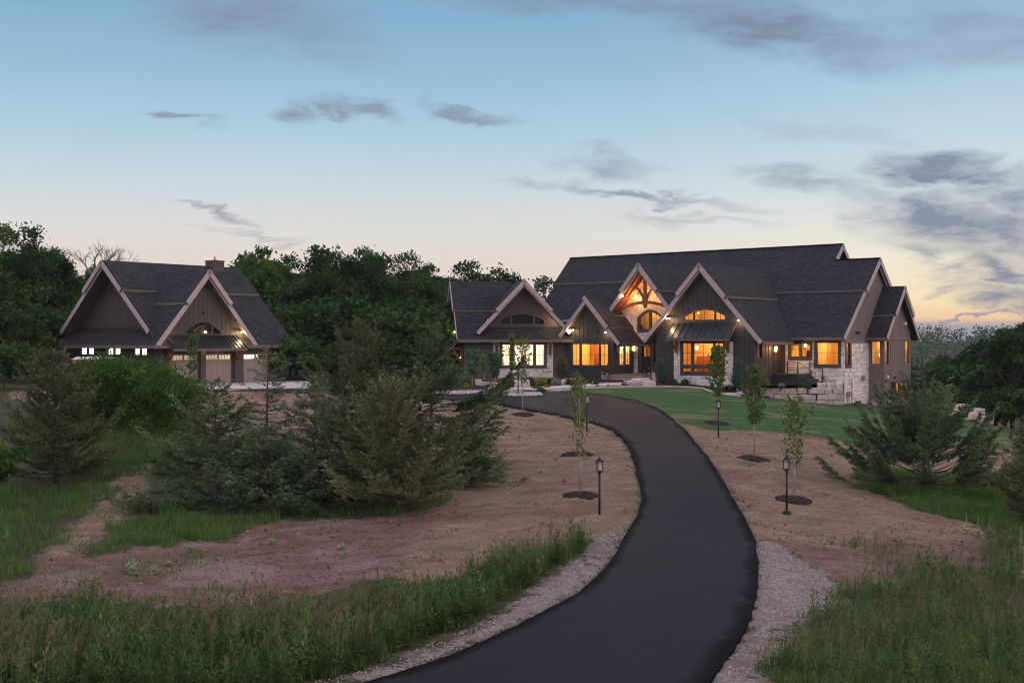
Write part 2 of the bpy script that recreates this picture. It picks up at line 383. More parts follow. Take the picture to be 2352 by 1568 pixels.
_pts += [(-30, 93, 0), (-36, 100, 0), (-18, 101, 0), (-20, 95, 0), (-10, 97, 0), (-4, 98, 0), (4, 98, 0), (10, 97, 0), (15, 104, 0), (5, 115, 0), (-20, 115, 0), (-42, 110, 0),
         (-28, 97, 0), (-25, 104, 0), (-22, 90.5, -.08), (11.4, 99, 0), (15.5, 95.8, -.25), (18.3, 95.6, -.85), (21, 96, -1.25), (23.5, 97.5, -1.5), (23, 112, -1.5), (36, 112, -4.5), (60, 130, -9), (62, 95, -6), (60, 75, -5),
         (-60, 100, .2), (-60, 130, .5), (-30, 130, .3), (0, 130, 0), (22, 130, -3), (60, 55, -4.6), (-60, 60, -2.5), (-52, 80, -.3), (45, 18, -4), (-45, 18, -4),
         (0, 15, -3.9), (-60, 40, -4), (60, 35, -4.5), (-30, 145, .5), (0, 145, -.5), (40, 145, -8), (-60, 145, 1), (70, 145, -10)]
_P = np.array(_pts, float)
def _U(r2): return .5 * r2 * np.log(np.maximum(r2, 1e-12))
def _tps():
    n = len(_P); X = _P[:, :2] / 50
    K = _U(((X[:, None] - X[None]) ** 2).sum(-1)) + np.eye(n) * 2e-3
    Q = np.c_[np.ones(n), X]; A = np.zeros((n + 3, n + 3)); A[:n, :n] = K; A[:n, n:] = Q; A[n:, :n] = Q.T
    return X, np.linalg.solve(A, np.r_[_P[:, 2], 0, 0, 0])
_TX, _TW = _tps()
def _tps_eval(x, y):
    q = np.stack([x, y], -1).reshape(-1, 2) / 50; out = np.empty(len(q))
    for i in range(0, len(q), 20000):
        k = q[i:i + 20000]
        out[i:i + 20000] = _U(((k[:, None] - _TX[None]) ** 2).sum(-1)) @ _TW[:-3] + _TW[-3] + k @ _TW[-2:]
    return out.reshape(np.shape(x))
GX0, GX1, GY0, GY1, GS = -64.0, 68.0, 14.0, 146.0, .5
_gx = np.arange(GX0, GX1 + .01, GS); _gy = np.arange(GY0, GY1 + .01, GS)
_GZ = _tps_eval(*np.meshgrid(_gx, _gy))
def smooth(a, b, x): t = np.clip((x - a) / (b - a), 0, 1); return t * t * (3 - 2 * t)
def far_h(x, y):
    r = np.hypot(x, y)
    ridge = 16 * smooth(20, 160, x) * smooth(450, 900, y) * (1 + .35 * np.sin(x / 190 + 1.1) + .18 * np.sin(x / 71 + 3))
    return -12 - 6 * smooth(150, 350, r) + ridge
def H(x, y):
    x = np.asarray(x, float); y = np.asarray(y, float)
    fx = np.clip((x - GX0) / GS, 0, len(_gx) - 1.001); fy = np.clip((y - GY0) / GS, 0, len(_gy) - 1.001)
    ix = fx.astype(int); iy = fy.astype(int); tx = fx - ix; ty = fy - iy
    z = (_GZ[iy, ix] * (1 - tx) + _GZ[iy, ix + 1] * tx) * (1 - ty) + (_GZ[iy + 1, ix] * (1 - tx) + _GZ[iy + 1, ix + 1] * tx) * ty
    d = np.maximum(np.maximum(GX0 - x, x - GX1), np.maximum(GY0 - y, y - GY1))
    k = smooth(0, 120, d)
    return z * (1 - k) + far_h(x, y) * k
_YS = np.arange(17, 170, .1)
def ground_at(px, py):
    """the ground point that the photograph shows at this pixel of the 2352 px wide view"""
    X = (px - CXP) / FPX * _YS; z = CZ - (py - HYP) / FPX * _YS; h = H(X, _YS)
    i = np.argmax(z <= h)
    if i == 0: i = len(_YS) - 1
    d0 = z[i - 1] - h[i - 1]; d1 = z[i] - h[i]; t = d0 / (d0 - d1) if d0 != d1 else 0
    Y = _YS[i - 1] + .1 * min(max(t, 0), 1); x = (px - CXP) / FPX * Y
    return float(x), float(Y), float(H(x, Y))
def poly(pts): return np.array([ground_at(*p)[:2] for p in pts])
def at_depth(px, Y): x = (px - CXP) / FPX * Y; return x, Y, float(H(x, Y))
def inside(P, x, y):
    x = np.asarray(x); y = np.asarray(y); r = np.zeros(x.shape, bool); n = len(P)
    for i in range(n):
        x0, y0 = P[i]; x1, y1 = P[(i + 1) % n]
        c = ((y0 > y) != (y1 > y)) & (x < (x1 - x0) * (y - y0) / ((y1 - y0) or 1e-9) + x0); r ^= c
    return r
ROAD_L = [(841, 1568), (967, 1530), (1074, 1490), (1184, 1437), (1267, 1397), (1314, 1373), (1367, 1330), (1411, 1280), (1437, 1227), (1461, 1190), (1476, 1150), (1469.5, 1110), (1455, 1055), (1440, 1019), (1419, 997), (1394, 982), (1350, 969), (1294, 957.6), (1225, 944), (1131, 927)]
ROAD_R = [(1631, 1568), (1678, 1503), (1715, 1443), (1738, 1377), (1743, 1310), (1735, 1237), (1711, 1190), (1683, 1144), (1647, 1080), (1614, 1035), (1581, 994), (1550, 966), (1517, 941), (1483, 926), (1442, 915), (1350, 903.5), (1256, 898.4)]
def ext(P, n):   # carry the road on past the bottom of the frame
    a, b = np.array(P[0]), np.array(P[2]); d = (a - b) / np.linalg.norm(a - b); return [a + d * k for k in n]
_rl = poly(ROAD_L); _rr = poly(ROAD_R)
ROAD_P = np.vstack([ext(_rl, [14, 7])[0:2], _rl, poly([(1200, 896.6), (1256, 898.4)])[0:1], _rr[::-1], ext(_rr, [7, 14])])
COURT_P = poly([(1225, 943), (1131, 927), (1000, 914), (850, 906), (709, 903), (600, 899), (520, 897), (520, 890), (640, 889), (709, 888), (720, 884), (860, 882), (1000, 881), (1067, 880), (1100, 885), (1160, 893), (1256, 898.4), (1300, 900), (1320, 930)])
Z_STRAW = [poly([(360, 965), (455, 897), (600, 898), (700, 903), (1131, 927), (1225, 943), (1394, 981), (1453, 1049), (1476, 1144), (1463, 1195), (1440, 1218), (1350, 1240), (1150, 1290), (1040, 1325), (960, 1360), (900, 1310), (1010, 1180), (900, 1130), (600, 1100), (480, 1020)]),
           poly([(20, 900), (60, 897), (200, 900), (200, 935), (60, 920), (20, 915)]),
           poly([(1517, 941), (1545, 955), (1600, 975), (1660, 988), (1715, 984), (1861, 999), (1957, 1017), (2080, 1035), (2269, 1021), (2352, 1032), (2352, 1080), (2230, 1083), (2050, 1075), (1977, 1108), (1990, 1128), (2050, 1150), (2094, 1170), (2211, 1196), (2269, 1231), (2150, 1258), (2050, 1232), (1990, 1262), (1900, 1262), (1850, 1240), (1735, 1237), (1711, 1190), (1647, 1080), (1581, 994)]),
           poly([(194, 1189), (259, 1102), (328, 1055), (350, 1060), (340, 1139), (281, 1192), (235, 1230), (215, 1275), (90, 1275), (130, 1230)])]
Z_DIRT = [poly([(85, 1262), (150, 1262), (227, 1283), (377, 1246), (533, 1240), (600, 1200), (650, 1193), (784, 1193), (884, 1186), (1017, 1163), (1084, 1185), (1040, 1225), (960, 1262), (1000, 1290), (884, 1325), (784, 1350), (600, 1400), (483, 1400), (300, 1385), (187, 1365), (0, 1400), (0, 1340), (83, 1323)]),
          poly([(1795, 1250), (1990, 1258), (2240, 1260), (2352, 1290), (2352, 1420), (2100, 1500), (1950, 1530), (1800, 1470), (1880, 1410), (1950, 1360), (1868, 1303)]),
          poly([(1735, 1237), (1711, 1190), (1760, 1205), (1850, 1237), (1990, 1212), (2110, 1190), (2269, 1222), (2290, 1248), (2180, 1270), (2050, 1240), (1960, 1262), (1870, 1262)])]
Z_GRAVEL = [poly([(1736, 1235), (1791, 1247), (1868, 1303), (1951, 1350), (1945, 1377), (1861, 1420), (1815, 1443), (1798, 1477), (1781, 1568), (1600, 1568), (1678, 1503), (1715, 1443), (1738, 1377)]),
            poly([(1461, 1195), (1400, 1212), (1381, 1225), (1344, 1260), (1294, 1310), (1227, 1343), (1197, 1377), (1111, 1427), (997, 1480), (901, 1520), (784, 1553), (700, 1568), (900, 1568), (1074, 1490), (1267, 1397), (1367, 1330), (1437, 1227)])]
Z_LAWN = [poly([(1256, 898.4), (1294, 895), (1341.7, 891), (1447, 887.4), (1558, 888), (1614, 891), (1636, 900.7), (1675, 906), (1703, 909), (1767, 915.7), (1854, 926), (1937, 934), (2010, 940), (2100, 950), (2234, 975), (2275, 977), (2352, 997), (2352, 1032.5), (2269, 1021), (2150, 1030), (1957, 1018), (1861, 1000), (1715, 986), (1640, 990), (1560, 972), (1517, 941), (1483, 926), (1442, 915), (1350, 903.5)])]
Z_BED = [poly([(1060, 872), (1256, 874), (1300, 877), (1700, 880), (1760, 884), (1800, 890), (1760, 912), (1703, 908), (1636, 899), (1614, 890), (1558, 887), (1447, 886.5), (1341, 890), (1256, 897), (1230, 888), (1160, 884), (1067, 880)])]
_ex = ext(_rr, [7, 16]); _el = ext(_rl, [7, 16])
Z_GRAVEL.append(np.array([_rr[0], _ex[0], _ex[1], _ex[1] + [3, 0], _ex[0] + [2.3, 0], _rr[0] + [1.5, 0]]))

def zone(polys, x, y):
    r = np.zeros(np.shape(x), bool)
    for P in polys: r |= inside(P, x, y)
    return r
def wob(x, y): return np.sin(x * 1.7 + y * .6) * .5 + np.sin(x * .73 - y * 1.9 + 1) * .5 + np.sin(x * 3.9 + y * 3.1) * .25

def build_ground():
    xs = np.unique(np.r_[-1500, -900, -600, np.arange(-400, -80, 25), np.arange(-80, -40, 2), np.arange(-40, 44, .3), np.arange(44, 90, 2), np.arange(90, 400, 25), 600, 900, 1500])
    ys = np.unique(np.r_[-300, -100, -30, 0, 8, 12, np.arange(16, 24, 1), np.arange(24, 60, .28), np.arange(60, 100, .4), np.arange(100, 150, 2), np.arange(150, 420, 18), np.arange(420, 1000, 40), 1300, 2000, 3000])
    GXm, GYm = np.meshgrid(xs, ys); Z = H(GXm, GYm)
    n = GXm.size; ny, nx = GXm.shape
    hard = zone([ROAD_P, COURT_P], GXm, GYm)
    m = (np.hypot(GXm, GYm) < 130)
    def soft(polys):
        a = np.zeros(GXm.shape)
        for dx, dy in ((0, 0), (.35, .1), (-.35, -.1), (.1, -.5), (-.1, .5), (.8, .5), (-.8, -.5), (.5, -1.1), (-.5, 1.1)): a += zone(polys, GXm + dx, GYm + dy)
        return a / 9
    straw, dirt, gravel, lawn, bed = (soft(z) for z in (Z_STRAW, Z_DIRT, Z_GRAVEL, Z_LAWN, Z_BED))
    rough = (1 - lawn) * (1 - bed) * (GYm < 90)
    bump = .035 * np.sin(GXm * 2.1 + np.sin(GYm * 1.3) * 2) * np.sin(GYm * 1.7 + np.sin(GXm) * 1.5) + .02 * np.sin(GXm * 5.3 + GYm * 4.1) + rng.normal(0, .012, GXm.shape)
    Z = Z + bump * rough * (~hard)
    Z = Z - .10 * hard
    idx = np.arange(n).reshape(ny, nx)
    q = np.stack([idx[:-1, :-1], idx[:-1, 1:], idx[1:, 1:], idx[1:, :-1]], -1).reshape(-1, 4)
    V = np.stack([GXm, GYm, Z], -1).reshape(-1, 3)
    o = np_mesh('ground', V, q.ravel(), np.arange(0, q.size, 4), np.full(len(q), 4), 'ground')
    for nm, a in (('straw', straw), ('dirt', dirt), ('gravel', gravel), ('lawn', lawn), ('bed', bed)):
        at = o.data.attributes.new(nm, 'FLOAT', 'POINT'); at.data.foreach_set('value', a.ravel().astype(np.float32))
    o.data.shade_smooth()
    tag(o, kind='structure')
    return o
def ground_mat():
    m, t, b = newmat('ground')
    tc = t.node('ShaderNodeTexCoord'); P = tc.outputs['Object']
    def A(n): return t.node('ShaderNodeAttribute', attribute_name=n).outputs['Fac']
    n1 = t.noise(P, 1.1, 6, .65); n2 = t.noise(P, 6.5, 5, .7); n3 = t.noise(P, 28, 3, .7); n4 = t.noise(P, .28, 4, .6, .5)
    mp = t.node('ShaderNodeMapping'); t.link(P, mp.inputs[0]); mp.inputs['Scale'].default_value = (.6, 1.25, 1); mp.inputs['Rotation'].default_value = (0, 0, .35)
    ns = t.noise(mp.outputs[0], .9, 8, .72, .35)
    wob = t.math('MULTIPLY', t.math('ADD', t.math('SUBTRACT', n1.outputs['Fac'], .5), t.math('MULTIPLY', t.math('SUBTRACT', n2.outputs['Fac'], .5), .6)), 1.3)
    def M(a, s=1.0, w=.12): return t.mrange(t.math('ADD', a, t.math('MULTIPLY', wob, s)), .5 - w, .5 + w)
    meadow = t.mix(t.mrange(n2.outputs['Fac'], .35, .65), t.mix(n3.outputs['Fac'], (.028, .050, .014), (.07, .08, .03)), (.10, .082, .055))
    straw = t.mix(t.mrange(ns.outputs['Fac'], .34, .66), (.26, .160, .118), (.43, .30, .225))
    straw = t.mix(t.mrange(n3.outputs['Fac'], .38, .60), t.mix(.62, straw, (.07, .038, .03)), straw)
    sv = t.node('ShaderNodeTexVoronoi', feature='DISTANCE_TO_EDGE'); sv.inputs['Scale'].default_value = 9; t.link(P, sv.inputs['Vector'])
    straw = t.mix(t.mrange(sv.outputs['Distance'], .0, .07, .5, 0), straw, (.42, .31, .23))
    straw = t.mix(t.mrange(n4.outputs['Fac'], .54, .66, 0, .6), straw, (.17, .085, .065))
    straw = t.mix(t.mrange(n4.outputs['Fac'], .46, .34, 0, .5), straw, (.15, .135, .07))
    dirt = t.mix(t.mrange(ns.outputs['Fac'], .3, .7), (.165, .086, .068), (.285, .185, .162))
    dirt = t.mix(t.mrange(n2.outputs['Fac'], .52, .70), dirt, (.11, .050, .040))
    dirt = t.mix(t.mrange(n1.outputs['Fac'], .54, .68, 0, .75), dirt, (.15, .068, .055))
    dirt = t.mix(t.mrange(n4.outputs['Fac'], .50, .38, 0, .6), dirt, (.34, .25, .235))
    vo = t.node('ShaderNodeTexVoronoi'); vo.inputs['Scale'].default_value = 17; t.link(P, vo.inputs['Vector'])
    gravel = t.mix(t.mrange(vo.outputs['Distance'], 0, .75), t.mix(n3.outputs['Fac'], (.44, .375, .36), (.64, .565, .55)), (.22, .17, .16))
    gravel = t.mix(t.mrange(n1.outputs['Fac'], .48, .62, 0, .8), gravel, (.25, .155, .13))
    lawn = t.mix(t.mrange(n1.outputs['Fac'], .3, .7), (.040, .110, .028), (.066, .155, .042))
    lawn = t.mix(t.mrange(n3.outputs['Fac'], .3, .75), lawn, (.034, .086, .028))
    mp2 = t.node('ShaderNodeMapping'); t.link(P, mp2.inputs[0]); mp2.inputs['Scale'].default_value = (.13, .42, 1); mp2.inputs['Rotation'].default_value = (0, 0, -.3)
    np_ = t.noise(mp2.outputs[0], 1.1, 5, .6, 1.0)
    lawn = t.mix(t.mrange(np_.outputs['Fac'], .50, .64, 0, .8), lawn, t.mix(n2.outputs['Fac'], (.19, .145, .085), (.26, .185, .12)))
    bed = t.mix(n3.outputs['Fac'], (.014, .007, .007), (.042, .020, .018))
    c = meadow
    for a, col, s, w in ((A('dirt'), dirt, 1.0, .16), (A('straw'), straw, 1.0, .2), (A('gravel'), gravel, .9, .14), (A('lawn'), lawn, .28, .15), (A('bed'), bed, .05, .1)):
        c = t.mix(M(a, s, w), c, col)
    t.link(c, b.inputs['Base Color']); b.inputs['Roughness'].default_value = .95; b.inputs['Specular IOR Level'].default_value = .15
    bp = t.node('ShaderNodeBump'); bp.inputs['Strength'].default_value = 1.0; bp.inputs['Distance'].default_value = .14
    hh = t.math('ADD', t.math('MULTIPLY', n2.outputs['Fac'], 1.0), t.math('MULTIPLY', n3.outputs['Fac'], .5))
    hh = t.math('ADD', hh, t.math('MULTIPLY', ns.outputs['Fac'], 1.5))
    t.link(hh, bp.inputs['Height']); t.link(bp.outputs[0], b.inputs['Normal'])
ground_mat()
def asphalt_mat():
    m, t, b = newmat('asphalt')
    tc = t.node('ShaderNodeTexCoord'); P = tc.outputs['Object']
    n1 = t.noise(P, .5, 5, .6, .6); n3 = t.noise(P, 60, 2, .7); n2 = t.noise(P, 3, 4, .6)
    c = t.mix(t.mrange(n1.outputs['Fac'], .35, .68), (.0055, .0055, .0090), (.0105, .0102, .0150))
    c = t.mix(t.mrange(n3.outputs['Fac'], .35, .75), c, (.024, .023, .028))
    c = t.mix(t.mrange(n2.outputs['Fac'], .62, .8, 0, .35), c, (.034, .032, .036))
    v = t.node('ShaderNodeTexVoronoi'); v.inputs['Scale'].default_value = 2.2; t.link(P, v.inputs['Vector'])
    c = t.mix(t.mrange(v.outputs['Distance'], .02, .035, .6, 0), c, (.2, .18, .18))
    ed = t.node('ShaderNodeAttribute', attribute_name='edge').outputs['Fac']
    ef = t.mrange(t.math('ADD', ed, t.math('MULTIPLY', t.math('SUBTRACT', n1.outputs['Fac'], .5), .35)), .80, .97)
    st = t.noise(ed, 26, 3, .6); c = t.mix(t.mrange(st.outputs['Fac'], .45, .75, 0, .3), c, (.022, .021, .026))
    c = t.mix(ef, c, (.0048, .0046, .0062))
    t.link(c, b.inputs['Base Color']); t.link(t.mix(ef, t.mix(n1.outputs['Fac'], (.5, .5, .5), (.66, .66, .66)), (.85, .85, .85)), b.inputs['Roughness']); b.inputs['Specular IOR Level'].default_value = .045
    bp = t.node('ShaderNodeBump'); bp.inputs['Strength'].default_value = .35; bp.inputs['Distance'].default_value = .01
    t.link(n3.outputs['Fac'], bp.inputs['Height']); t.link(bp.outputs[0], b.inputs['Normal'])
asphalt_mat()

def resample(P, n):
    P = np.asarray(P, float); d = np.r_[0, np.cumsum(np.linalg.norm(np.diff(P, axis=0), axis=1))]
    s = np.linspace(0, d[-1], n); return np.stack([np.interp(s, d, P[:, 0]), np.interp(s, d, P[:, 1])], -1)
def smooth_line(P, k=3):
    for _ in range(k): P = np.vstack([P[:1], (P[:-2] + 2 * P[1:-1] + P[2:]) / 4, P[-1:]])
    return P
def ribbon(name, A, B, mat, lift, m=10, skirt=.18, jag=0.0):
    """sheet lofted between two edge lines, draped on the terrain, with a skirt down into it"""
    n = len(A)
    if jag:
        for E, sgn in ((A, 1), (B, -1)):
            d = unit(B - A) * sgn; E += d * (rng.normal(0, jag, (n, 1)) + jag * .8 * np.sin(np.arange(n) * .9)[:, None])
    V = []; F = []
    for i in range(n):
        for j in range(m + 1):
            p = A[i] * (1 - j / m) + B[i] * j / m
            V.append((p[0], p[1], float(H(p[0], p[1])) + lift + (.02 * math.sin(math.pi * j / m) if m > 2 else 0)))
        a, c = V[-m - 1], V[-1]
        V.append((a[0], a[1], a[2] - skirt)); V.append((c[0], c[1], c[2] - skirt))
    w = m + 3
    for i in range(n - 1):
        for j in range(m): F.append((i * w + j, i * w + j + 1, (i + 1) * w + j + 1, (i + 1) * w + j))
        F.append((i * w + m + 1, i * w, (i + 1) * w, (i + 1) * w + m + 1)); F.append((i * w + m, i * w + m + 2, (i + 1) * w + m + 2, (i + 1) * w + m))
    mb = MB(); mb.add(V, F); o = mb.build(name, mat, smooth=False)
    e_ = np.array([[abs(2 * j / m - 1) for j in range(m + 1)] + [1, 1] for i in range(n)], np.float32)
    o.data.attributes.new('edge', 'FLOAT', 'POINT').data.foreach_set('value', e_.ravel()); return o
def patch(name, P, mat, lift, step=.5, thick=.15):
    """polygon draped on the terrain: a fine grid cut to the outline"""
    import bmesh
    bm = bmesh.new(); bv = [bm.verts.new((p[0], p[1], 0)) for p in P]; f = bm.faces.new(bv)
    bmesh.ops.triangulate(bm, faces=bm.faces[:])
    x0, y0 = P.min(0); x1, y1 = P.max(0)
    for ax, a, b_ in ((0, x0, x1), (1, y0, y1)):
        k = a + step
        while k < b_ - .01:
            no = (1, 0, 0) if ax == 0 else (0, 1, 0); co = (k, 0, 0) if ax == 0 else (0, k, 0)
            bmesh.ops.bisect_plane(bm, geom=bm.verts[:] + bm.edges[:] + bm.faces[:], plane_co=co, plane_no=no); k += step
    bound = [e for e in bm.edges if e.is_boundary]
    r = bmesh.ops.extrude_edge_only(bm, edges=bound); low = {v for v in r['geom'] if isinstance(v, bmesh.types.BMVert)}
    for v in bm.verts: v.co.z = float(H(v.co.x, v.co.y)) + lift - (thick if v in low else 0)
    bmesh.ops.recalc_face_normals(bm, faces=bm.faces[:])
    me = bpy.data.meshes.new(name); bm.to_mesh(me); bm.free(); me.materials.append(MATS[mat])
    o = bpy.data.objects.new(name, me); COL.objects.link(o); return o

build_ground()
_A = smooth_line(resample(np.vstack([np.array(ext(_rl, [12, 6])), _rl]), 150), 6)
_B = smooth_line(resample(np.vstack([np.array(ext(_rr, [12, 6])), _rr]), 150), 6)
# pair the two edges at equal arc fractions from the bottom of the frame to the court
tag(ribbon('driveway', _A.copy(), _B.copy(), 'asphalt', .035, 12, jag=.018), kind='structure')
tag(patch('parking_court', COURT_P, 'asphalt', .022, .8), kind='structure')
APRON_P = poly([(430, 884.5), (505, 881.8), (560, 880.5), (639, 877.5), (700, 876.3), (722, 877.5), (712, 892.5), (600, 893.3), (454, 894), (420, 893)])
tag(patch('garage_apron', APRON_P, 'concrete', .07, .8, .2), kind='structure')
_w1 = resample(poly([(1120, 897), (1210, 896.2), (1262, 895), (1340, 889.5), (1428, 884.8)]), 40); _w2 = resample(poly([(1120, 892.6), (1210, 890.3), (1262, 888.8), (1340, 883.3), (1428, 880)]), 40)
tag(ribbon('front_walk', _w1, _w2, 'concrete', .07, 2, .15), kind='structure')
_w1 = resample(poly([(1256, 899.2), (1300, 896), (1342, 892), (1447, 888.3), (1558, 888.8), (1610, 891.2), (1625, 897), (1640, 902.5), (1675, 907.2), (1703, 910)]), 60)
tag(ribbon('bed_edging', _w1, _w1 + unit(np.gradient(_w1, axis=0))[:, ::-1] * [-.16, .16], 'limestone', .07, 2, .1, .015), 'pale limestone edging strip along the front lawn and mulch bed', 'edging', kind=None)
# ------------------------------------------------------------------ building helpers
LAMP = 3.2
def V3(o, d, s, z, n=(0, 0), off=0.0): return (o[0] + d[0] * s + n[0] * off, o[1] + d[1] * s + n[1] * off, z)
def fn(f): return f if callable(f) else (lambda s, f=f: f)
def wall(mb, o, d, n, s0, s1, zb, zt, holes=(), reveal=.16, brk=(), off=0.0, back=False):
    """vertical sheet with openings; n points out, openings get reveals of the given depth"""
    zb, zt = fn(zb), fn(zt); bs = {s0, s1, *[x for x in brk if s0 < x < s1]}
    for h in holes:
        bs |= {h[0], h[1]}
        if callable(h[3]): bs |= set(np.linspace(h[0], h[1], 13))
    bs = sorted(round(float(x), 4) for x in bs if s0 - 1e-6 <= x <= s1 + 1e-6)
    P = lambda s, z, k=0.0: V3(o, d, s, z, n, off - k)
    for a, b in zip(bs[:-1], bs[1:]):
        if b - a < 1e-4: continue
        mid = (a + b) / 2; hs = sorted([h for h in holes if h[0] - 1e-6 < mid < h[1] + 1e-6], key=lambda h: h[2])
        lo = (zb(a), zb(b))
        for h in hs:
            t = fn(h[3])
            if h[2] > max(lo) + 1e-4: mb.quad(P(a, lo[0]), P(b, lo[1]), P(b, h[2]), P(a, h[2]))
            mb.quad(P(a, h[2]), P(b, h[2]), P(b, h[2], reveal), P(a, h[2], reveal))
            mb.quad(P(a, t(a), reveal), P(b, t(b), reveal), P(b, t(b)), P(a, t(a)))
            lo = (t(a), t(b))
        if zt(mid) > (lo[0] + lo[1]) / 2 + 1e-4: mb.quad(P(a, lo[0]), P(b, lo[1]), P(b, zt(b)), P(a, zt(a)))
    for h in holes:
        t = fn(h[3])
        mb.quad(P(h[0], h[2]), P(h[0], h[2], reveal), P(h[0], t(h[0]), reveal), P(h[0], t(h[0])))
        mb.quad(P(h[1], h[2], reveal), P(h[1], h[2]), P(h[1], t(h[1])), P(h[1], t(h[1]), reveal))
    if back:   # close the outer edges
        for s in (s0, s1): mb.quad(P(s, zb(s)), P(s, zb(s), reveal), P(s, zt(s), reveal), P(s, zt(s)))
        for a, b in zip(bs[:-1], bs[1:]):
            mb.quad(P(a, zt(a)), P(b, zt(b)), P(b, zt(b), reveal), P(a, zt(a), reveal))
            mb.quad(P(a, zb(a)), P(a, zb(a), reveal), P(b, zb(b), reveal), P(b, zb(b)))
def battens(mb, o, d, n, s0, s1, zb, zt, holes=(), step=.41, w=.05, t=.022, m=.0):
    zb, zt = fn(zb), fn(zt); k = int((s1 - s0) / step); st = (s1 - s0) / max(k, 1)
    for i in range(k + 1):
        s = min(max(s0 + i * st, s0 + w / 2), s1 - w / 2); lo = zb(s); segs = []
        for h in sorted([h for h in holes if h[0] - m - w < s < h[1] + m + w], key=lambda h: h[2]):
            segs.append((lo, h[2] - m)); lo = fn(h[3])(min(max(s, h[0]), h[1])) + m
        segs.append((lo, zt(s) - .01))
        for a, b in segs:
            if b - a > .08:
                q = [V3(o, d, s - w / 2, a, n, .0), V3(o, d, s + w / 2, a, n, .0), V3(o, d, s + w / 2, a, n, t), V3(o, d, s - w / 2, a, n, t)]
                mb.add(q + [(x[0], x[1], b) for x in q], [(0, 3, 2, 1), (4, 5, 6, 7), (0, 1, 5, 4), (1, 2, 6, 5), (2, 3, 7, 6), (3, 0, 4, 7)])
def siding(parent, o, d, n, s0, s1, zb, zt, holes=(), mat='siding', T=None, brk=(), name='siding_wall', m=.12, step=.41):
    mb = MB(T); wall(mb, o, d, n, s0, s1, zb, zt, holes, brk=brk); battens(mb, o, d, n, s0, s1, zb, zt, holes, m=m, step=step)
    return mb.build(name, mat, parent)
def window(parent, o, d, n, reg, panes, munt=None, T=None, trim='window_trim', proud=.035, name='window', glassname='pane', sash='sash'):
    """reg = (s0, s1, z0, ztop); panes likewise; munt per pane = (n vertical bars, [heights of horizontal bars])"""
    f = MB(T); wall(f, o, d, n, reg[0], reg[1], reg[2], reg[3], panes, reveal=.13, off=proud, back=True, brk=np.linspace(reg[0], reg[1], 13) if callable(reg[3]) else ())
    fo = f.build(name, trim, parent)
    sb = MB(T); g = MB(T)
    for i, (a, b, z0, z1) in enumerate(panes):
        e = .035; t = fn(z1)
        wall(sb, o, d, n, a, b, z0, z1, [(a + e, b - e, z0 + e, (lambda s, t=t: t(s) - e) if callable(z1) else z1 - e)], reveal=.05, off=-.03)
        nv, hz = munt[i] if munt else (0, [])
        for k in range(nv):
            s = a + (b - a) * (k + 1) / (nv + 1)
            sb.bar(V3(o, d, s, z0, n, -.05), V3(o, d, s, t(s), n, -.05), .022, .03, up=(n[0], n[1], 0))
        for hh in hz: sb.bar(V3(o, d, a, hh, n, -.05), V3(o, d, b, hh, n, -.05), .022, .03, up=(n[0], n[1], 0))
        ks = np.linspace(a, b, 9) if callable(z1) else [a, b]
        for p, q in zip(ks[:-1], ks[1:]):
            g.quad(V3(o, d, p, z0, n, -.07), V3(o, d, q, z0, n, -.07), V3(o, d, q, t(q), n, -.07), V3(o, d, p, t(p), n, -.07))
    sb.build('sash', sash, fo); g.build(glassname, 'glass', fo)
    return fo
def roof_board(parent, name, pts, thick, h, mat='trim', T=None, out=(0, -1, 0)):
    """rake or eave boards along a polyline of the roof's top edge, hanging h below it"""
    mb = MB(T); o = Vector(out) * thick
    for a, b in zip(pts[:-1], pts[1:]):
        a, b = Vector(a), Vector(b); dn = (b - a).cross(Vector(out)).normalized()
        if dn.z > 0: dn = -dn
        if abs((b - a).normalized().z) < .05: dn = Vector((0, 0, -1))
        q = [a, b, b + dn * h, a + dn * h]
        mb.prism(q, o)
    return mb.build(name, mat, parent)
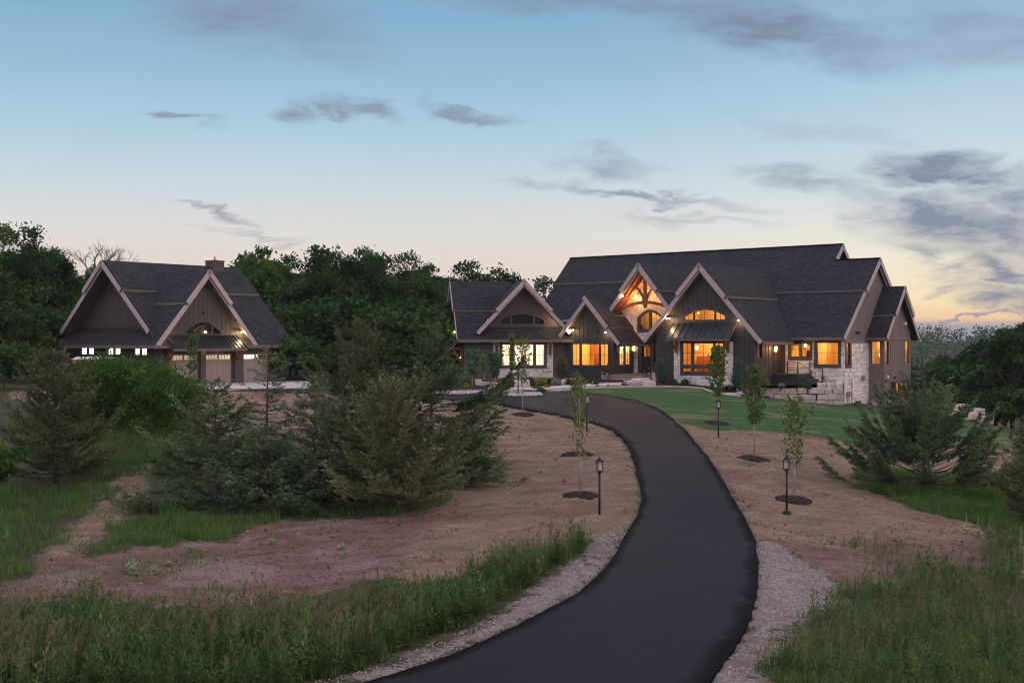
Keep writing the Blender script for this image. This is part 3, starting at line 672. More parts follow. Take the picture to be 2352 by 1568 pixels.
def gable_roof(parent, c, y0, y1, zr, sl, hwL, hwR, T=None, axis='y', step=None, t=.22, over=.16, bh=.33, back=False, y1t=None, soffit='fascia', trimname='rake_board', smat='shingle', y1s=None, bt=.06):
    """gable roof, ridge along y at x=c from y0 (seen end) to y1; step = distance from the ridge where the thick upper layer ends"""
    M = (lambda x, y, z: (x, y, z)) if axis == 'y' else (lambda x, y, z: (-y, x, z))   # axis 'x': seen end looks towards +x
    out = (0, -1, 0) if axis == 'y' else (1, 0, 0)
    mb = MB(T)
    for sg, hw in ((-1, hwL), (1, hwR)):
        q = [M(c, y0, zr), M(c, y1, zr), M(c + sg * hw, y1 if y1t is None else y1t, zr - sl * hw), M(c + sg * hw, y0, zr - sl * hw)]
        mb.prism(q, (0, 0, -t))
    r = mb.build('roof', smat, parent)
    roof_board(parent, trimname, [M(c - hwL, y0, zr - sl * hwL + .02), M(c, y0, zr + .02), M(c + hwR, y0, zr - sl * hwR + .02)], bt, bh, 'trim', T, out)
    if step:
        st = step if isinstance(step, (tuple, list)) else (step, step)
        mb = MB(T)
        for sg, hw in ((-1, st[0]), (1, st[1])):
            if hw <= 0: continue
            ye = y1 if y1t is None else y1 + (y1t - y1) * hw / hwL
            q = [M(c, y0 - over, zr + .2), M(c, y1, zr + .2), M(c + sg * hw, ye, zr + .2 - sl * hw), M(c + sg * hw, y0 - over, zr + .2 - sl * hw)]
            mb.prism(q, (0, 0, -.19))
        mb.build('upper_roof', smat, parent)
        pl = ([M(c - st[0], y0 - over, zr + .22 - sl * st[0])] if st[0] > 0 else []) + [M(c, y0 - over, zr + .22)] + ([M(c + st[1], y0 - over, zr + .22 - sl * st[1])] if st[1] > 0 else [])
        roof_board(parent, trimname, pl, bt, bh, 'trim', T, out)
        mb = MB(T)
        for sg, hw in ((-1, st[0]), (1, st[1])):
            if hw > 0:
                z = zr + .2 - sl * hw; ye = y1 if y1t is None else y1 + (y1t - y1) * hw / hwL
                mb.bar(M(c + sg * (hw + .012), y0 - over + .07, z - .09), M(c + sg * (hw + .012), ye if y1t is not None else y1, z - .09), .03, .17)
        mb.build('step_trim', 'fascia', parent)
    if soffit:
        mb = MB(T)
        for sg, hw in ((-1, hwL), (1, hwR)):
            zz = zr - t - .012
            mb.quad(M(c, y0 + .01, zz), M(c, y1, zz), M(c + sg * (hw - .02), y1 if y1t is None else y1t, zz - sl * (hw - .02)), M(c + sg * (hw - .02), y0 + .01, zz - sl * (hw - .02)))
        mb.build('soffit', soffit, parent)
    return r
def room(parent, x0, x1, y0, y1, z0, z1, mat='interior', open_='y0', T=None, name='room'):
    mb = MB(T); q = mb.quad
    q((x0, y0, z0), (x1, y0, z0), (x1, y1, z0), (x0, y1, z0)); q((x0, y0, z1), (x0, y1, z1), (x1, y1, z1), (x1, y0, z1))
    open_ = open_.split()
    if 'y0' not in open_: q((x0, y0, z0), (x0, y0, z1), (x1, y0, z1), (x1, y0, z0))
    if 'y1' not in open_: q((x0, y1, z0), (x1, y1, z0), (x1, y1, z1), (x0, y1, z1))
    if 'x0' not in open_: q((x0, y0, z0), (x0, y1, z0), (x0, y1, z1), (x0, y0, z1))
    if 'x1' not in open_: q((x1, y0, z0), (x1, y0, z1), (x1, y1, z1), (x1, y1, z0))
    return mb.build(name, mat, parent)
def lamp(parent, p, e, col=(1, .55, .185), r=.12, T=None, name='lamp_light'):
    l = bpy.data.lights.new(name, 'POINT'); l.energy = e * LAMP; l.color = col; l.shadow_soft_size = r
    o = bpy.data.objects.new(name, l); COL.objects.link(o); p = Vector(p)
    o.location = T @ p if T is not None else p; o.parent = parent; return o
def awning(parent, o, d, n, s0, s1, z0, z1, depth, T=None, seams=14, mat='metal_roof', drop=.16):
    """lean-to metal roof on a wall: z0 at the wall, z1 at the front edge"""
    P = lambda s, k, z: V3(o, d, s, z, n, k)
    mb = MB(T); mb.prism([P(s0, 0.0, z0), P(s1, 0.0, z0), P(s1, depth, z1), P(s0, depth, z1)], (0, 0, -.06))
    for i in range(seams + 1 if seams else 0):
        s = s0 + .02 + (s1 - s0 - .04) * i / seams
        mb.bar(P(s, .02, z0 + .03), P(s, depth, z1 + .03), .03, .05)
    r = mb.build('awning_roof', mat, parent)
    mb = MB(T)
    mb.bar(P(s0, depth - .02, z1 - .06 - drop / 2), P(s1, depth - .02, z1 - .06 - drop / 2), .06, drop)
    for s in (s0 + .03, s1 - .03): mb.prism([P(s - .03, .02, z0 - .08), P(s - .03, depth - .06, z1 - .08), P(s - .03, depth - .06, z1 - .06 - drop), P(s - .03, .02, z0 - .22)], (d[0] * .06, d[1] * .06, 0))
    mb.build('awning_beam', 'fascia', r)
    return r
def bracket(parent, o, d, n, s, z0, z1, depth, T=None, w=.2):
    P = lambda k, z: V3(o, d, s, z, n, k)
    mb = MB(T); mb.bar(P(.13, z0), P(.13, z1), w, .15, up=(n[0], n[1], 0)); mb.bar(P(.08, z1 - .1), P(depth, z1 - .1), w, .14)
    pts = [P(.15, z0 + .25), P(.3 * depth + .1, z0 + .38), P(.62 * depth, (z0 + z1) / 2 + .12), P(.86 * depth, z1 - .16)]
    for a, b in zip(pts[:-1], pts[1:]): mb.bar(a, b, w * .8, .14)
    return mb.build('timber_bracket', 'timber', parent)
def lantern(parent, p, T=None, lit=True, h=.42, n=(0, -1), energy=14):
    p = Vector(p); nn = Vector((n[0], n[1], 0))
    mb = MB(T); mb.bar(p + nn * .0 + Vector((0, 0, .05)), p + nn * .14 + Vector((0, 0, .05)), .05, .05)
    c = p + nn * .17; w = .085
    mb.box(c.x - w - .02, c.x + w + .02, c.y - w - .02, c.y + w + .02, c.z + h / 2, c.z + h / 2 + .035); mb.box(c.x - w, c.x + w, c.y - w, c.y + w, c.z - h / 2 - .03, c.z - h / 2)
    for sx in (-1, 1):
        for sy in (-1, 1): mb.bar((c.x + sx * w, c.y + sy * w, c.z - h / 2), (c.x + sx * w * 1.1, c.y + sy * w * 1.1, c.z + h / 2), .02, .02)
    lo = mb.build('wall_lantern', 'black_metal', parent)
    g = MB(T); w = .07; g.box(c.x - w, c.x + w, c.y - w, c.y + w, c.z - h / 2 + .01, c.z + h / 2 - .01); g.build('lantern_glass', 'warm_glass' if lit else 'unlit_glass', lo)
    if lit and energy: lamp(parent, c + nn * .16 + Vector((0, 0, .02)), energy, r=.08, T=T)
    return lo
def flood(parent, p, n=(0, -1), T=None, energy=26, two=True, col=(1, .66, .32)):
    """small twin flood light under an eave"""
    p = Vector(p); nn = Vector((n[0], n[1], 0)); sd_ = Vector((-n[1], n[0], 0))
    mb = MB(T); bs = []; mb.lathe(p + Vector((0, 0, -.02)), [(.06, 0), (.07, .05)], 8)
    for k in ((-1, 1) if two else (0,)):
        c = p + nn * .13 + sd_ * .13 * k + Vector((0, 0, -.05)); mb.tube([p, c], [.035, .05], 7)
        b = MB(T); bs.append(b); b.lathe(c + nn * .03 + Vector((0, 0, -.05)), [(.02, 0), (.06, .02), (.065, .05), (.02, .09)], 8)
    f = mb.build('flood_light', 'black_metal', parent)
    for b in bs: b.build('bulb', 'bulb', f)
    if energy: lamp(parent, p + nn * .30 + Vector((0, 0, -.13)), energy, col=col, r=.07, T=T)
    return f
def seg(s, a, zm, x): return zm - a * (x - s) ** 2       # shallow arch

# ------------------------------------------------------------------ main house
HROT = -R(39.6)
house = empty('main_house', (11.44, 100, 0), HROT)
tag(house, 'large dark timber and stone house with many steep gables and glowing windows on the crest', 'house')
X_, Y_, NX, NY = (1, 0), (0, 1), (-1, 0), (0, -1)
def hm(name, mat, *boxes, T=None, parent=house):
    mb = MB(T)
    for b in boxes: mb.box(*b)
    return mb.build(name, mat, parent)
def each(f, name, mat, *boxes, **kw):
    for b in boxes: f(name, mat, b, **kw)

# main block
def main_z(v): return 3.5 + .98 * (v - 4.3)
mb = MB()
mb.prism([(-17.4, 4.3, 3.5), (13.82, 4.3, 3.5), (13.82, 10.5, main_z(10.5)), (10.1, 10.5, main_z(10.5)), (10.1, 11.9, main_z(11.9)), (-17.4, 11.9, main_z(11.9))], (0, 0, -.24))
mb.prism([(-17.4, 11.9, main_z(11.9)), (10.1, 11.9, main_z(11.9)), (10.1, 19.5, 3.5), (-17.4, 19.5, 3.5)], (0, 0, -.24))
mb.prism([(9.0, 10.5, main_z(10.5)), (13.82, 10.5, main_z(10.5)), (13.82, 16.7, 3.5), (9.0, 16.7, 3.5)], (0, 0, -.24))
mb.build('roof', 'shingle', house)
mb = MB()     # thicker upper layer, with its step line
e = .16
def up(v): return main_z(v) + e
mb.prism([(-17.5, 9.35, up(9.35)), (4.4, 9.35, up(9.35)), (4.4, 11.9, up(11.9)), (-17.5, 11.9, up(11.9))], (0, 0, -.15))
mb.prism([(4.4, 7.9, up(7.9)), (14.0, 7.9, up(7.9)), (14.0, 10.5, up(10.5)), (10.24, 10.5, up(10.5)), (10.24, 11.9, up(11.9)), (4.4, 11.9, up(11.9))], (0, 0, -.15))
mb.prism([(-17.5, 11.9, up(11.9)), (10.24, 11.9, up(11.9)), (10.24, 14.4, up(9.4)), (-17.5, 14.4, up(9.4))], (0, 0, -.15))
mb.prism([(10.24, 10.5, up(10.5)), (14.0, 10.5, up(10.5)), (14.0, 13.1, up(7.9)), (10.24, 13.1, up(7.9))], (0, 0, -.15))
mb.build('upper_roof', 'shingle', house)
mb = MB()
mb.bar((-17.5, 9.33, up(9.35) - .08), (4.4, 9.33, up(9.35) - .08), .03, .14); mb.bar((4.4, 7.88, up(7.9) - .08), (13.95, 7.88, up(7.9) - .08), .03, .14)
mb.build('step_trim', 'fascia', house)
mb = MB(); mb.bar((-17.5, 11.9, up(11.9) + .03), (10.24, 11.9, up(11.9) + .03), .26, .05); mb.bar((10.2, 10.5, up(10.5) + .03), (14.0, 10.5, up(10.5) + .03), .26, .05); mb.build('ridge_cap', 'shingle', house)
roof_board(house, 'eave_board', [(-17.4, 4.3, 3.52), (13.82, 4.3, 3.52)], .05, .24, 'fascia')
roof_board(house, 'rake_board', [(13.82, 4.28, 3.5), (13.82, 10.5, main_z(10.5) + .02), (13.82, 16.7, 3.5)], .06, .33, 'trim', None, (1, 0, 0))
roof_board(house, 'rake_board', [(14.0, 7.9, up(7.9) + .02), (14.0, 10.5, up(10.5) + .02), (14.0, 13.1, up(7.9) + .02)], .06, .33, 'trim', None, (1, 0, 0))
roof_board(house, 'rake_board', [(10.24, 10.6, up(10.6) + .02), (10.24, 11.9, up(11.9) + .02), (10.24, 13.2, up(10.6) + .02)], .06, .33, 'trim', None, (1, 0, 0))
mb = MB()   # small upper gable wall
wall(mb, (9.8, 0), Y_, X_, 10.3, 13.6, 8.8, lambda s: main_z(11.9) - .3 - .98 * abs(s - 11.9), brk=(11.9,)); mb.build('gable_wall', 'siding', house)
# front wall of the main block: siding beside gable 3 is its own; stone part
gz = lambda s: main_z(10.5) - .26 - .98 * abs(s - 10.5)
mb = MB(); wall(mb, (0, 4.9), X_, NY, 8.68, 13.6, -2.2, 3.32, [(9.02, 10.9, 1.86, 3.14), (11.2, 13.24, 1.36, 3.18)])
wall(mb, (13.6, 0), Y_, X_, 4.9, 9.3, -2.4, 3.1, [(5.1, 6.0, 1.33, 3.08)])
mb.build('stone_wall', 'stone', house)
window(house, (0, 4.9), X_, NY, (8.95, 10.98, 1.74, 3.24), [(9.14, 9.87, 2.0, 3.08), (10.04, 10.78, 2.0, 3.08)], [(1, [2.62]), (1, [2.62])])
window(house, (0, 4.9), X_, NY, (11.13, 13.32, 1.2, 3.26), [(11.36, 13.09, 1.42, 3.12)], [(1, [2.33])])
window(house, (13.6, 0), Y_, X_, (5.02, 6.1, 1.2, 3.16), [(5.2, 5.84, 1.46, 3.08)], [(0, [2.33])])
siding(house, (13.6, 0), Y_, X_, 4.9, 16.1, 3.1, gz, mat='siding_lit', brk=(10.5,), name='gable_wall')
hm('gable_band', 'siding_lit', (13.6, 13.64, 4.9, 9.2, 3.08, 3.34))
each(hm, 'wall_vent', 'black_metal', (13.6, 13.75, 6.85, 7.0, 3.8, 3.95), (13.6, 13.75, 7.25, 7.4, 3.8, 3.95))
siding(house, (0, 4.9), X_, NY, -16.8, -5.8, -.3, 3.4); siding(house, (-16.8, 0), Y_, NX, 4.9, 18.9, -.3, lambda s: main_z(11.9) - .3 - .98 * abs(s - 11.9), brk=(11.9,), name='gable_wall')
mb = MB(); wall(mb, (13.6, 0), Y_, X_, 9.3, 16.1, -3.5, 3.1); wall(mb, (0, 16.1), X_, Y_, -16.8, 13.6, -3.5, 3.3); mb.build('rear_wall', 'siding', house)

# --- gable 3 (library gable), its own wall, arch window and bay
g3 = lambda s: 9.0 - .28 - 1.085 * abs(s - 4.34)
G3W = [(2.35, 6.1, .68, 3.12), (2.54, 6.2, 4.84, lambda s: seg(4.37, .158, 5.66, s))]
siding(house, (0, 0), X_, NY, 0, 8.68, -1.4, g3, G3W, 'siding_bronze', brk=(4.34,), name='gable_wall')
siding(house, (8.68, 0), Y_, X_, 0, 4.9, -1.6, 4.1, [(.45, 1.15, 1.95, 3.08), (3.5, 4.45, .78, 3.0)], 'siding', name='side_wall')
siding(house, (0, 0), Y_, NX, 0, 4.9, -.4, 4.1, name='side_wall')
gable_roof(house, 4.34, -.6, 9.9, 8.98, 1.085, 5.25, 5.37, step=(2.13, 2.35))
roof_board(house, 'eave_board', [(9.71, -.55, 3.17), (9.71, 4.3, 3.17)], .05, .22, 'fascia', None, (1, 0, 0))
mb = MB(); wall(mb, (0, 0), X_, NY, 1.68, 6.9, -.4, 3.2, [(2.24, 6.22, .54, 3.21)], reveal=.1, off=.1, back=True); mb.build('stone_veneer', 'stone', house)
window(house, (0, 0), X_, NY, (2.24, 6.22, .54, 3.22), [(2.4, 3.21, 1.36, 3.09), (3.4, 5.17, 1.36, 3.09), (5.32, 6.06, 1.36, 3.09), (2.4, 3.21, .84, 1.14), (3.4, 5.17, .84, 1.14), (5.32, 6.06, .84, 1.14)],
       [(1, [2.3]), (1, [2.3]), (1, [2.3]), (1, []), (1, []), (1, [])], proud=.06)
arcG = lambda s: seg(4.37, .158, 5.66, s)
window(house, (0, 0), X_, NY, (2.42, 6.32, 4.7, lambda s: arcG(s) + .13), [(2.54, 3.37, 4.84, arcG), (3.48, 5.25, 4.84, arcG), (5.36, 6.18, 4.84, arcG)], [(1, []), (1, []), (1, [])], name='arched_window')
window(house, (8.68, 0), Y_, X_, (.36, 1.24, 1.86, 3.16), [(.45, 1.15, 1.95, 3.08)], [(1, [2.5])], trim='siding')
awning(house, (0, 0), X_, NY, 1.55, 7.2, 4.6, 3.46, 1.2, seams=10)
for s in (1.96, 6.55): bracket(house, (0, -.1), X_, NY, s, 2.32, 3.4, 1.0, w=.17)
room(house, .15, 8.5, .17, 4.2, .5, 3.4); lamp(house, (6.6, 1.9, 3.0), 60); lamp(house, (2.6, 2.6, 2.9), 45)
hm('inner_cabinet', 'inner_wood', (1.5, 3.1, 3.6, 4.1, .55, 2.0), (4.95, 5.15, 2.8, 4.1, .55, 3.3), (5.15, 6.3, 3.9, 4.15, .55, 3.3), (5.2, 6.2, 3.2, 3.9, .55, 1.2), (6.3, 6.5, 2.6, 4.1, .55, 3.3), (3.4, 4.9, 3.9, 4.1, .55, 2.3), (5.2, 6.2, 3.6, 3.9, 1.75, 1.8), (5.2, 6.2, 3.6, 3.9, 2.3, 2.35), (2.0, 4.8, 1.2, 2.2, 1.2, 1.28))
each(hm, 'inner_books', 'white_glow', (5.45, 5.6, 3.6, 3.8, 2.36, 2.8), (5.5, 5.8, 3.6, 3.8, 1.24, 1.5))  # books given a glow of their own
mb = MB(); mb.lathe((2.85, 1.4, 2.55), [(.05, 0), (.12, .05), (.13, .25), (.04, .32)], 8); mb.build('pendant_lamp', 'warm_glass', house)
room(house, 2.2, 6.5, .17, 3.0, 4.5, 6.6); lamp(house, (4.3, 1.4, 6.0), 32)
mb = MB(); mb.lathe((4.75, .9, 5.3), [(.03, 0), (.08, .05), (.03, .12)], 8); mb.build('pendant_lamp', 'warm_glass', house); mb = MB(); mb.lathe((3.3, .9, 5.35), [(.03, 0), (.08, .05), (.03, .12)], 8); mb.build('pendant_lamp', 'warm_glass', house)
flood(house, (1.35, -.28, 5.05)); flood(house, (7.5, -.12, 4.85), two=False, energy=14)
lantern(house, (8.7, 3.0, 2.62), n=(1, 0), energy=30)
hm('side_door', 'front_door', (8.60, 8.64, 3.55, 4.4, .8, 2.98)); room(house, 7.3, 8.5, .4, 4.4, .6, 3.3, 'interior_dark', 'x1')
# rooms on the right
room(house, 8.85, 11.05, 5.08, 7.5, .8, 3.3); lamp(house, (10.3, 6.2, 3.0), 30); room(house, 11.1, 13.42, 5.08, 8.6, .8, 3.3, open_='y0 x1'); lamp(house, (12.4, 6.6, 3.05), 40)
mb = MB(); mb.lathe((9.85, 6.0, 2.75), [(.04, 0), (.11, .04), (.12, .22), (.03, .27)], 8); mb.build('pendant_lamp', 'warm_glass', house)
hm('inner_door', 'inner_wood', (12.3, 13.1, 8.4, 8.5, .8, 3.2), (10.6, 10.95, 7.2, 7.4, .8, 3.2), (12.9, 13.0, 6.8, 8.4, .8, 3.2)); each(hm, 'wall_picture', 'sash', (9.25, 9.7, 7.42, 7.47, 1.9, 2.5), (11.5, 12.0, 8.52, 8.57, 2.0, 2.7), (-6.9, -6.3, 4.12, 4.17, 2.4, 2.9)); hm('inner_bed', 'interior_white', (11.6, 13.0, 5.6, 7.3, .8, 1.4))

# --- right wing (third gable) with the walk-out basement
t3 = lambda s: 7.4 - .3 - 1.2 * abs(s - 11.9)
mb = MB(); wall(mb, (0, 9.3), X_, NY, 13.6, 14.8, -2.6, 3.3, [(13.8, 14.5, 1.42, 3.2)]); battens(mb, (0, 9.3), X_, NY, 13.6, 14.8, -2.6, 1.2, step=.4)
mb.build('siding_wall', 'siding_lit', house)
W3 = [(9.4, 10.2, 1.4, 3.24), (13.4, 14.25, 1.4, 3.24), (10.62, 14.3, -.92, .0)]
siding(house, (14.8, 0), Y_, X_, 9.3, 14.5, -3.4, t3, W3, 'siding_lit', brk=(11.9,), name='gable_wall')
window(house, (0, 9.3), X_, NY, (13.68, 14.62, 1.25, 3.28), [(13.8, 14.5, 1.42, 3.2)], [(1, [2.33])], trim='siding_lit')
window(house, (14.8, 0), Y_, X_, (9.25, 10.35, 1.25, 3.3), [(9.45, 10.2, 1.42, 3.22)], [(0, [2.33])], trim='siding_lit')
window(house, (14.8, 0), Y_, X_, (13.25, 14.4, 1.25, 3.3), [(13.45, 14.2, 1.42, 3.22)], [(0, [2.33])], trim='siding_lit')
window(house, (14.8, 0), Y_, X_, (10.55, 14.35, -1.0, .08), [(10.72, 11.4, -.88, -.04), (11.62, 12.26, -.88, -.04), (12.48, 13.18, -.88, -.04), (13.36, 14.2, -.88, -.04)], [(1, []), (0, []), (1, []), (1, [])])
mb = MB()
for sg in (-1, 1): mb.prism([(12.2, 11.9, 7.4), (15.3, 11.9, 7.4), (15.3, 11.9 + sg * 3.25, 3.5), (12.2, 11.9 + sg * 3.25, 3.5)], (0, 0, -.22))
mb.build('roof', 'shingle', house)
mb = MB()
for sg in (-1, 1): mb.prism([(12.6, 11.9, 7.56), (15.44, 11.9, 7.56), (15.44, 11.9 + sg * 1.9, 5.28), (12.6, 11.9 + sg * 1.9, 5.28)], (0, 0, -.15))
mb.build('upper_roof', 'shingle', house)
mb = MB(); mb.bar((13.6, 9.98, 5.2), (15.4, 9.98, 5.2), .03, .15); mb.build('step_trim', 'fascia', house)
roof_board(house, 'rake_board', [(15.3, 8.65, 3.52), (15.3, 11.9, 7.42), (15.3, 15.15, 3.52)], .06, .3, 'trim', None, (1, 0, 0))
roof_board(house, 'rake_board', [(15.44, 10.0, 5.3), (15.44, 11.9, 7.58), (15.44, 13.8, 5.3)], .06, .3, 'trim', None, (1, 0, 0))
roof_board(house, 'eave_board', [(13.6, 8.65, 3.52), (15.3, 8.65, 3.52)], .05, .24, 'fascia')
hm('eave_soffit', 'cedar', (14.85, 15.25, 14.55, 15.1, 3.2, 3.25))
each(hm, 'gable_band', 'siding_lit', (14.8, 14.84, 9.3, 14.5, 3.32, 3.5), (14.8, 14.84, 9.3, 14.5, .95, 1.1)); each(hm, 'corner_board', 'siding_lit', (14.8, 14.85, 14.42, 14.53, -3.4, 3.3), (14.8, 14.85, 9.3, 9.42, -3.4, 3.3))
room(house, 13.7, 14.62, 9.5, 14.4, 1.1, 3.3, open_='x1 y0'); lamp(house, (14.2, 11.5, 3.0), 14); lamp(house, (14.2, 13.8, 2.9), 5)
mb = MB(); mb.lathe((14.35, 9.75, 2.0), [(.05, 0), (.12, .05), (.12, .25), (.04, .3)], 8); mb.build('table_lamp', 'warm_glass', house); mb = MB(); mb.lathe((14.25, 10.2, 2.75), [(.04, 0), (.1, .05), (.1, .2), (.04, .24)], 8); mb.build('table_lamp', 'warm_glass', house)
room(house, 13.3, 14.62, 10.5, 14.4, -1.6, .3, open_='x1'); lamp(house, (14.0, 12.4, -.1), 24)
# fixtures on the right walls
hm('dryer_vent', 'white_metal', (14.8, 14.98, 13.1, 13.4, 4.5, 4.75)); hm('dryer_vent', 'white_metal', (14.8, 14.96, 9.75, 9.98, .35, .55)); hm('wall_tap', 'black_metal', (14.8, 14.95, 11.2, 11.35, .3, .42))
hm('utility_vent', 'grey_box', (11.75, 12.0, 4.74, 4.9, .36, .56)); hm('utility_vent', 'white_metal', (13.6, 13.76, 5.55, 5.7, .3, .75)); hm('utility_vent', 'grey_box', (13.6, 13.8, 7.9, 8.2, .2, .55))
hm('utility_box', 'grey_box', (13.6, 13.75, 5.2, 5.4, -.95, -.6), (13.6, 13.75, 5.55, 5.75, -.95, -.6), (13.6, 13.66, 5.27, 5.33, -1.6, -.95), (13.6, 13.66, 5.62, 5.68, -1.6, -.95))
hm('utility_box', 'grey_box', (14.25, 14.45, 9.15, 9.3, -.62, -.25), (14.32, 14.38, 9.22, 9.3, -1.7, -.62))
mb = MB(); mb.tube([(13.66, 5.95, .35), (13.66, 6.08, .35), (13.66, 6.1, .25), (13.66, 6.1, -1.6)], [.03] * 4); mb.build('gas_pipe', 'copper_pipe', house)
# rear deck seen past the corner
hm('rear_deck', 'deck_paint', (13.2, 14.7, 15.0, 17.6, .55, .8), (14.5, 14.68, 17.3, 17.5, -4, .6), (14.5, 14.68, 15.4, 15.6, -4, .6))
mb = MB()
for v in (15.3, 16.4, 17.5): mb.bar((14.62, v, .8), (14.62, v, 1.85), .06, .06)
mb.bar((14.62, 15.1, 1.85), (14.62, 17.6, 1.85), .07, .05)
for k in range(8): mb.bar((14.62, 15.1, .92 + k * .11), (14.62, 17.6, .92 + k * .11), .015, .015)
mb.build('deck_railing', 'black_metal', house)

# --- side stoop with steps and railing
st = hm('side_stoop', 'deck_paint', (8.75, 10.9, 2.6, 4.8, .55, .72), (8.8, 8.95, 2.65, 2.8, -.4, .55), (10.7, 10.85, 2.65, 2.8, -.4, .55), (10.9, 11.25, 2.7, 4.7, .38, .52), (11.25, 11.6, 2.7, 4.7, .2, .34), (11.6, 11.95, 2.7, 4.7, .02, .16))
mb = MB(); mb.prism([(8.78, 2.66, .55), (10.88, 2.66, .55), (12.0, 2.66, -.1), (12.0, 2.66, -.35), (8.78, 2.66, -.35)], (0, .05, 0)); mb.build('stoop_skirt', 'deck_paint', st)
mb = MB()
for x, z in ((8.85, .72), (10.0, .72), (10.85, .72), (11.95, .1)):
    mb.bar((x, 2.75, z), (x, 2.75, z + .93), .06, .06)
for x, z in ((10.9, .72), (11.95, .1)): mb.bar((x, 4.65, z), (x, 4.65, z + .93), .06, .06)
mb.bar((8.85, 2.75, 1.65), (10.85, 2.75, 1.65), .05, .04); mb.bar((10.85, 2.75, 1.65), (11.95, 2.75, 1.03), .05, .04); mb.bar((10.9, 4.65, 1.65), (11.95, 4.65, 1.03), .05, .04)
for k in range(7): mb.bar((8.85, 2.75, .82 + k * .115), (10.85, 2.75, .82 + k * .115), .014, .014)
mb.build('stoop_railing', 'black_metal', st)

# --- entry gable with its timber truss
ec, ez, es = -2.58, 9.38, 1.19
gable_roof(house, ec, 1.4, 10.3, ez, es, 3.37, 3.37, step=(1.86, 1.86), soffit='cedar')
ezt = lambda s: ez - .24 - es * abs(s - ec)
arcE = lambda s: seg(-2.5, .42, 5.62, s)
mb = MB(); wall(mb, (0, 2.9), X_, NY, -5.75, .75, -.2, ezt, [(-3.5, -.8, .56, 3.1), (-3.58, -1.42, 4.12, arcE)], brk=(ec,)); mb.build('stone_wall', 'stone', house)
mb = MB(); wall(mb, (-5.75, 0), Y_, NX, 2.9, 8, 3.0, 5.35); mb.build('side_wall', 'siding', house)
window(house, (0, 2.9), X_, NY, (-3.76, -1.24, 3.95, lambda s: arcE(s) + .2), [(-3.52, -2.6, 4.18, arcE), (-2.4, -1.48, 4.18, arcE)], [(1, []), (1, [])], name='arched_window')
room(house, -5.0, -.1, 3.08, 4.3, 3.7, 6.4); lamp(house, (-2.5, 3.75, 6.1), 26)
dr = window(house, (0, 2.9), X_, NY, (-3.7, -.4, .52, 3.2), [(-3.31, -2.36, .62, 3.0), (-2.16, -1.2, .62, 3.0)], [(0, []), (0, [])], name='door_frame')
for a in (-3.31, -2.16):
    mb = MB(); wall(mb, (0, 2.9), X_, NY, a, a + .95, .62, 3.0, [(a + .17, a + .78, 1.98, 2.92)], off=-.08, reveal=.05); mb.box(a + .14, a + .82, 2.95, 2.97, .8, 1.85)
    do = mb.build('front_door', 'front_door', dr)
    mb = MB(); mb.bar((a + .48, 2.97, 1.98), (a + .48, 2.97, 2.92), .03, .02); mb.bar((a + .17, 2.97, 2.46), (a + .78, 2.97, 2.46), .02, .03); mb.build('door_grille', 'sash', do)
room(house, -4.0, -.2, 3.2, 6.2, .55, 3.4); lamp(house, (-1.9, 4.4, 3.0), 45); hm('inner_screen', 'inner_wood', (-3.6, -2.5, 4.5, 4.6, .6, 3.3), (-3.75, -2.3, 5.7, 5.8, .6, 3.3))
lantern(house, (-3.98, 2.88, 2.62), lit=True, energy=1.2)
# truss at v = 2.05
tv0, tv1 = 1.95, 2.17
tr = MB(); tc_ = -2.42
tr.box(tc_ - .13, tc_ + .13, tv0, tv1, 6.0, ez - .6); tr.lathe((tc_, 2.06, 5.9), [(.06, 0), (.12, .05), (.13, .1)], 8)
for sg in (-1, 1):
    tr.bar((tc_, 2.06, ez - .55), (tc_ + sg * 3.0, 2.06, ez - .55 - es * 3.0), .2, .26)
def arc_beam(mb, P, w, h, y=2.06):
    for a, b in zip(P[:-1], P[1:]):
        a3, b3 = Vector((a[0], y, a[1])), Vector((b[0], y, b[1])); dd = (b3 - a3).normalized() * .02
        mb.bar(a3 - dd, b3 + dd, w, h)
arc_beam(tr, [(tc_ + x, 6.38 - .085 * x * x) for x in np.linspace(-3.0, 3.0, 17)], .2, .24)
for sg in (-1, 1):
    arc_beam(tr, [(tc_ + sg * (.13 + 1.0 * k), 6.5 + 1.15 * (1 - (1 - k) ** 2) ** .8) for k in np.linspace(0, 1, 8)], .16, .17)
tr.box(tc_ - 3.0, tc_ - 2.78, tv0, tv1, 4.55, 5.75)
tr.build('timber_truss', 'timber', house)
flood(house, (-4.25, 1.62, 6.98), energy=18, two=False, col=(1, .46, .13)); flood(house, (-3.55, 2.45, 7.0), energy=36, two=False, col=(1, .46, .13)); lamp(house, (-1.4, 2.3, 7.1), 24, col=(1, .46, .13))
# porch floor and steps
pf = hm('porch_floor', 'brown_deck', (-4.1, -.06, -.7, 2.9, .45, .56), (-3.8, .0, -1.15, -.7, .29, .38), (-3.8, .0, -1.6, -1.15, .12, .2))
hm('porch_base', 'limestone', (-4.06, -.08, -.68, 2.86, -.2, .45), (-3.78, -.02, -1.12, -.7, -.2, .29), (-3.78, -.02, -1.57, -1.15, -.2, .12), parent=pf)

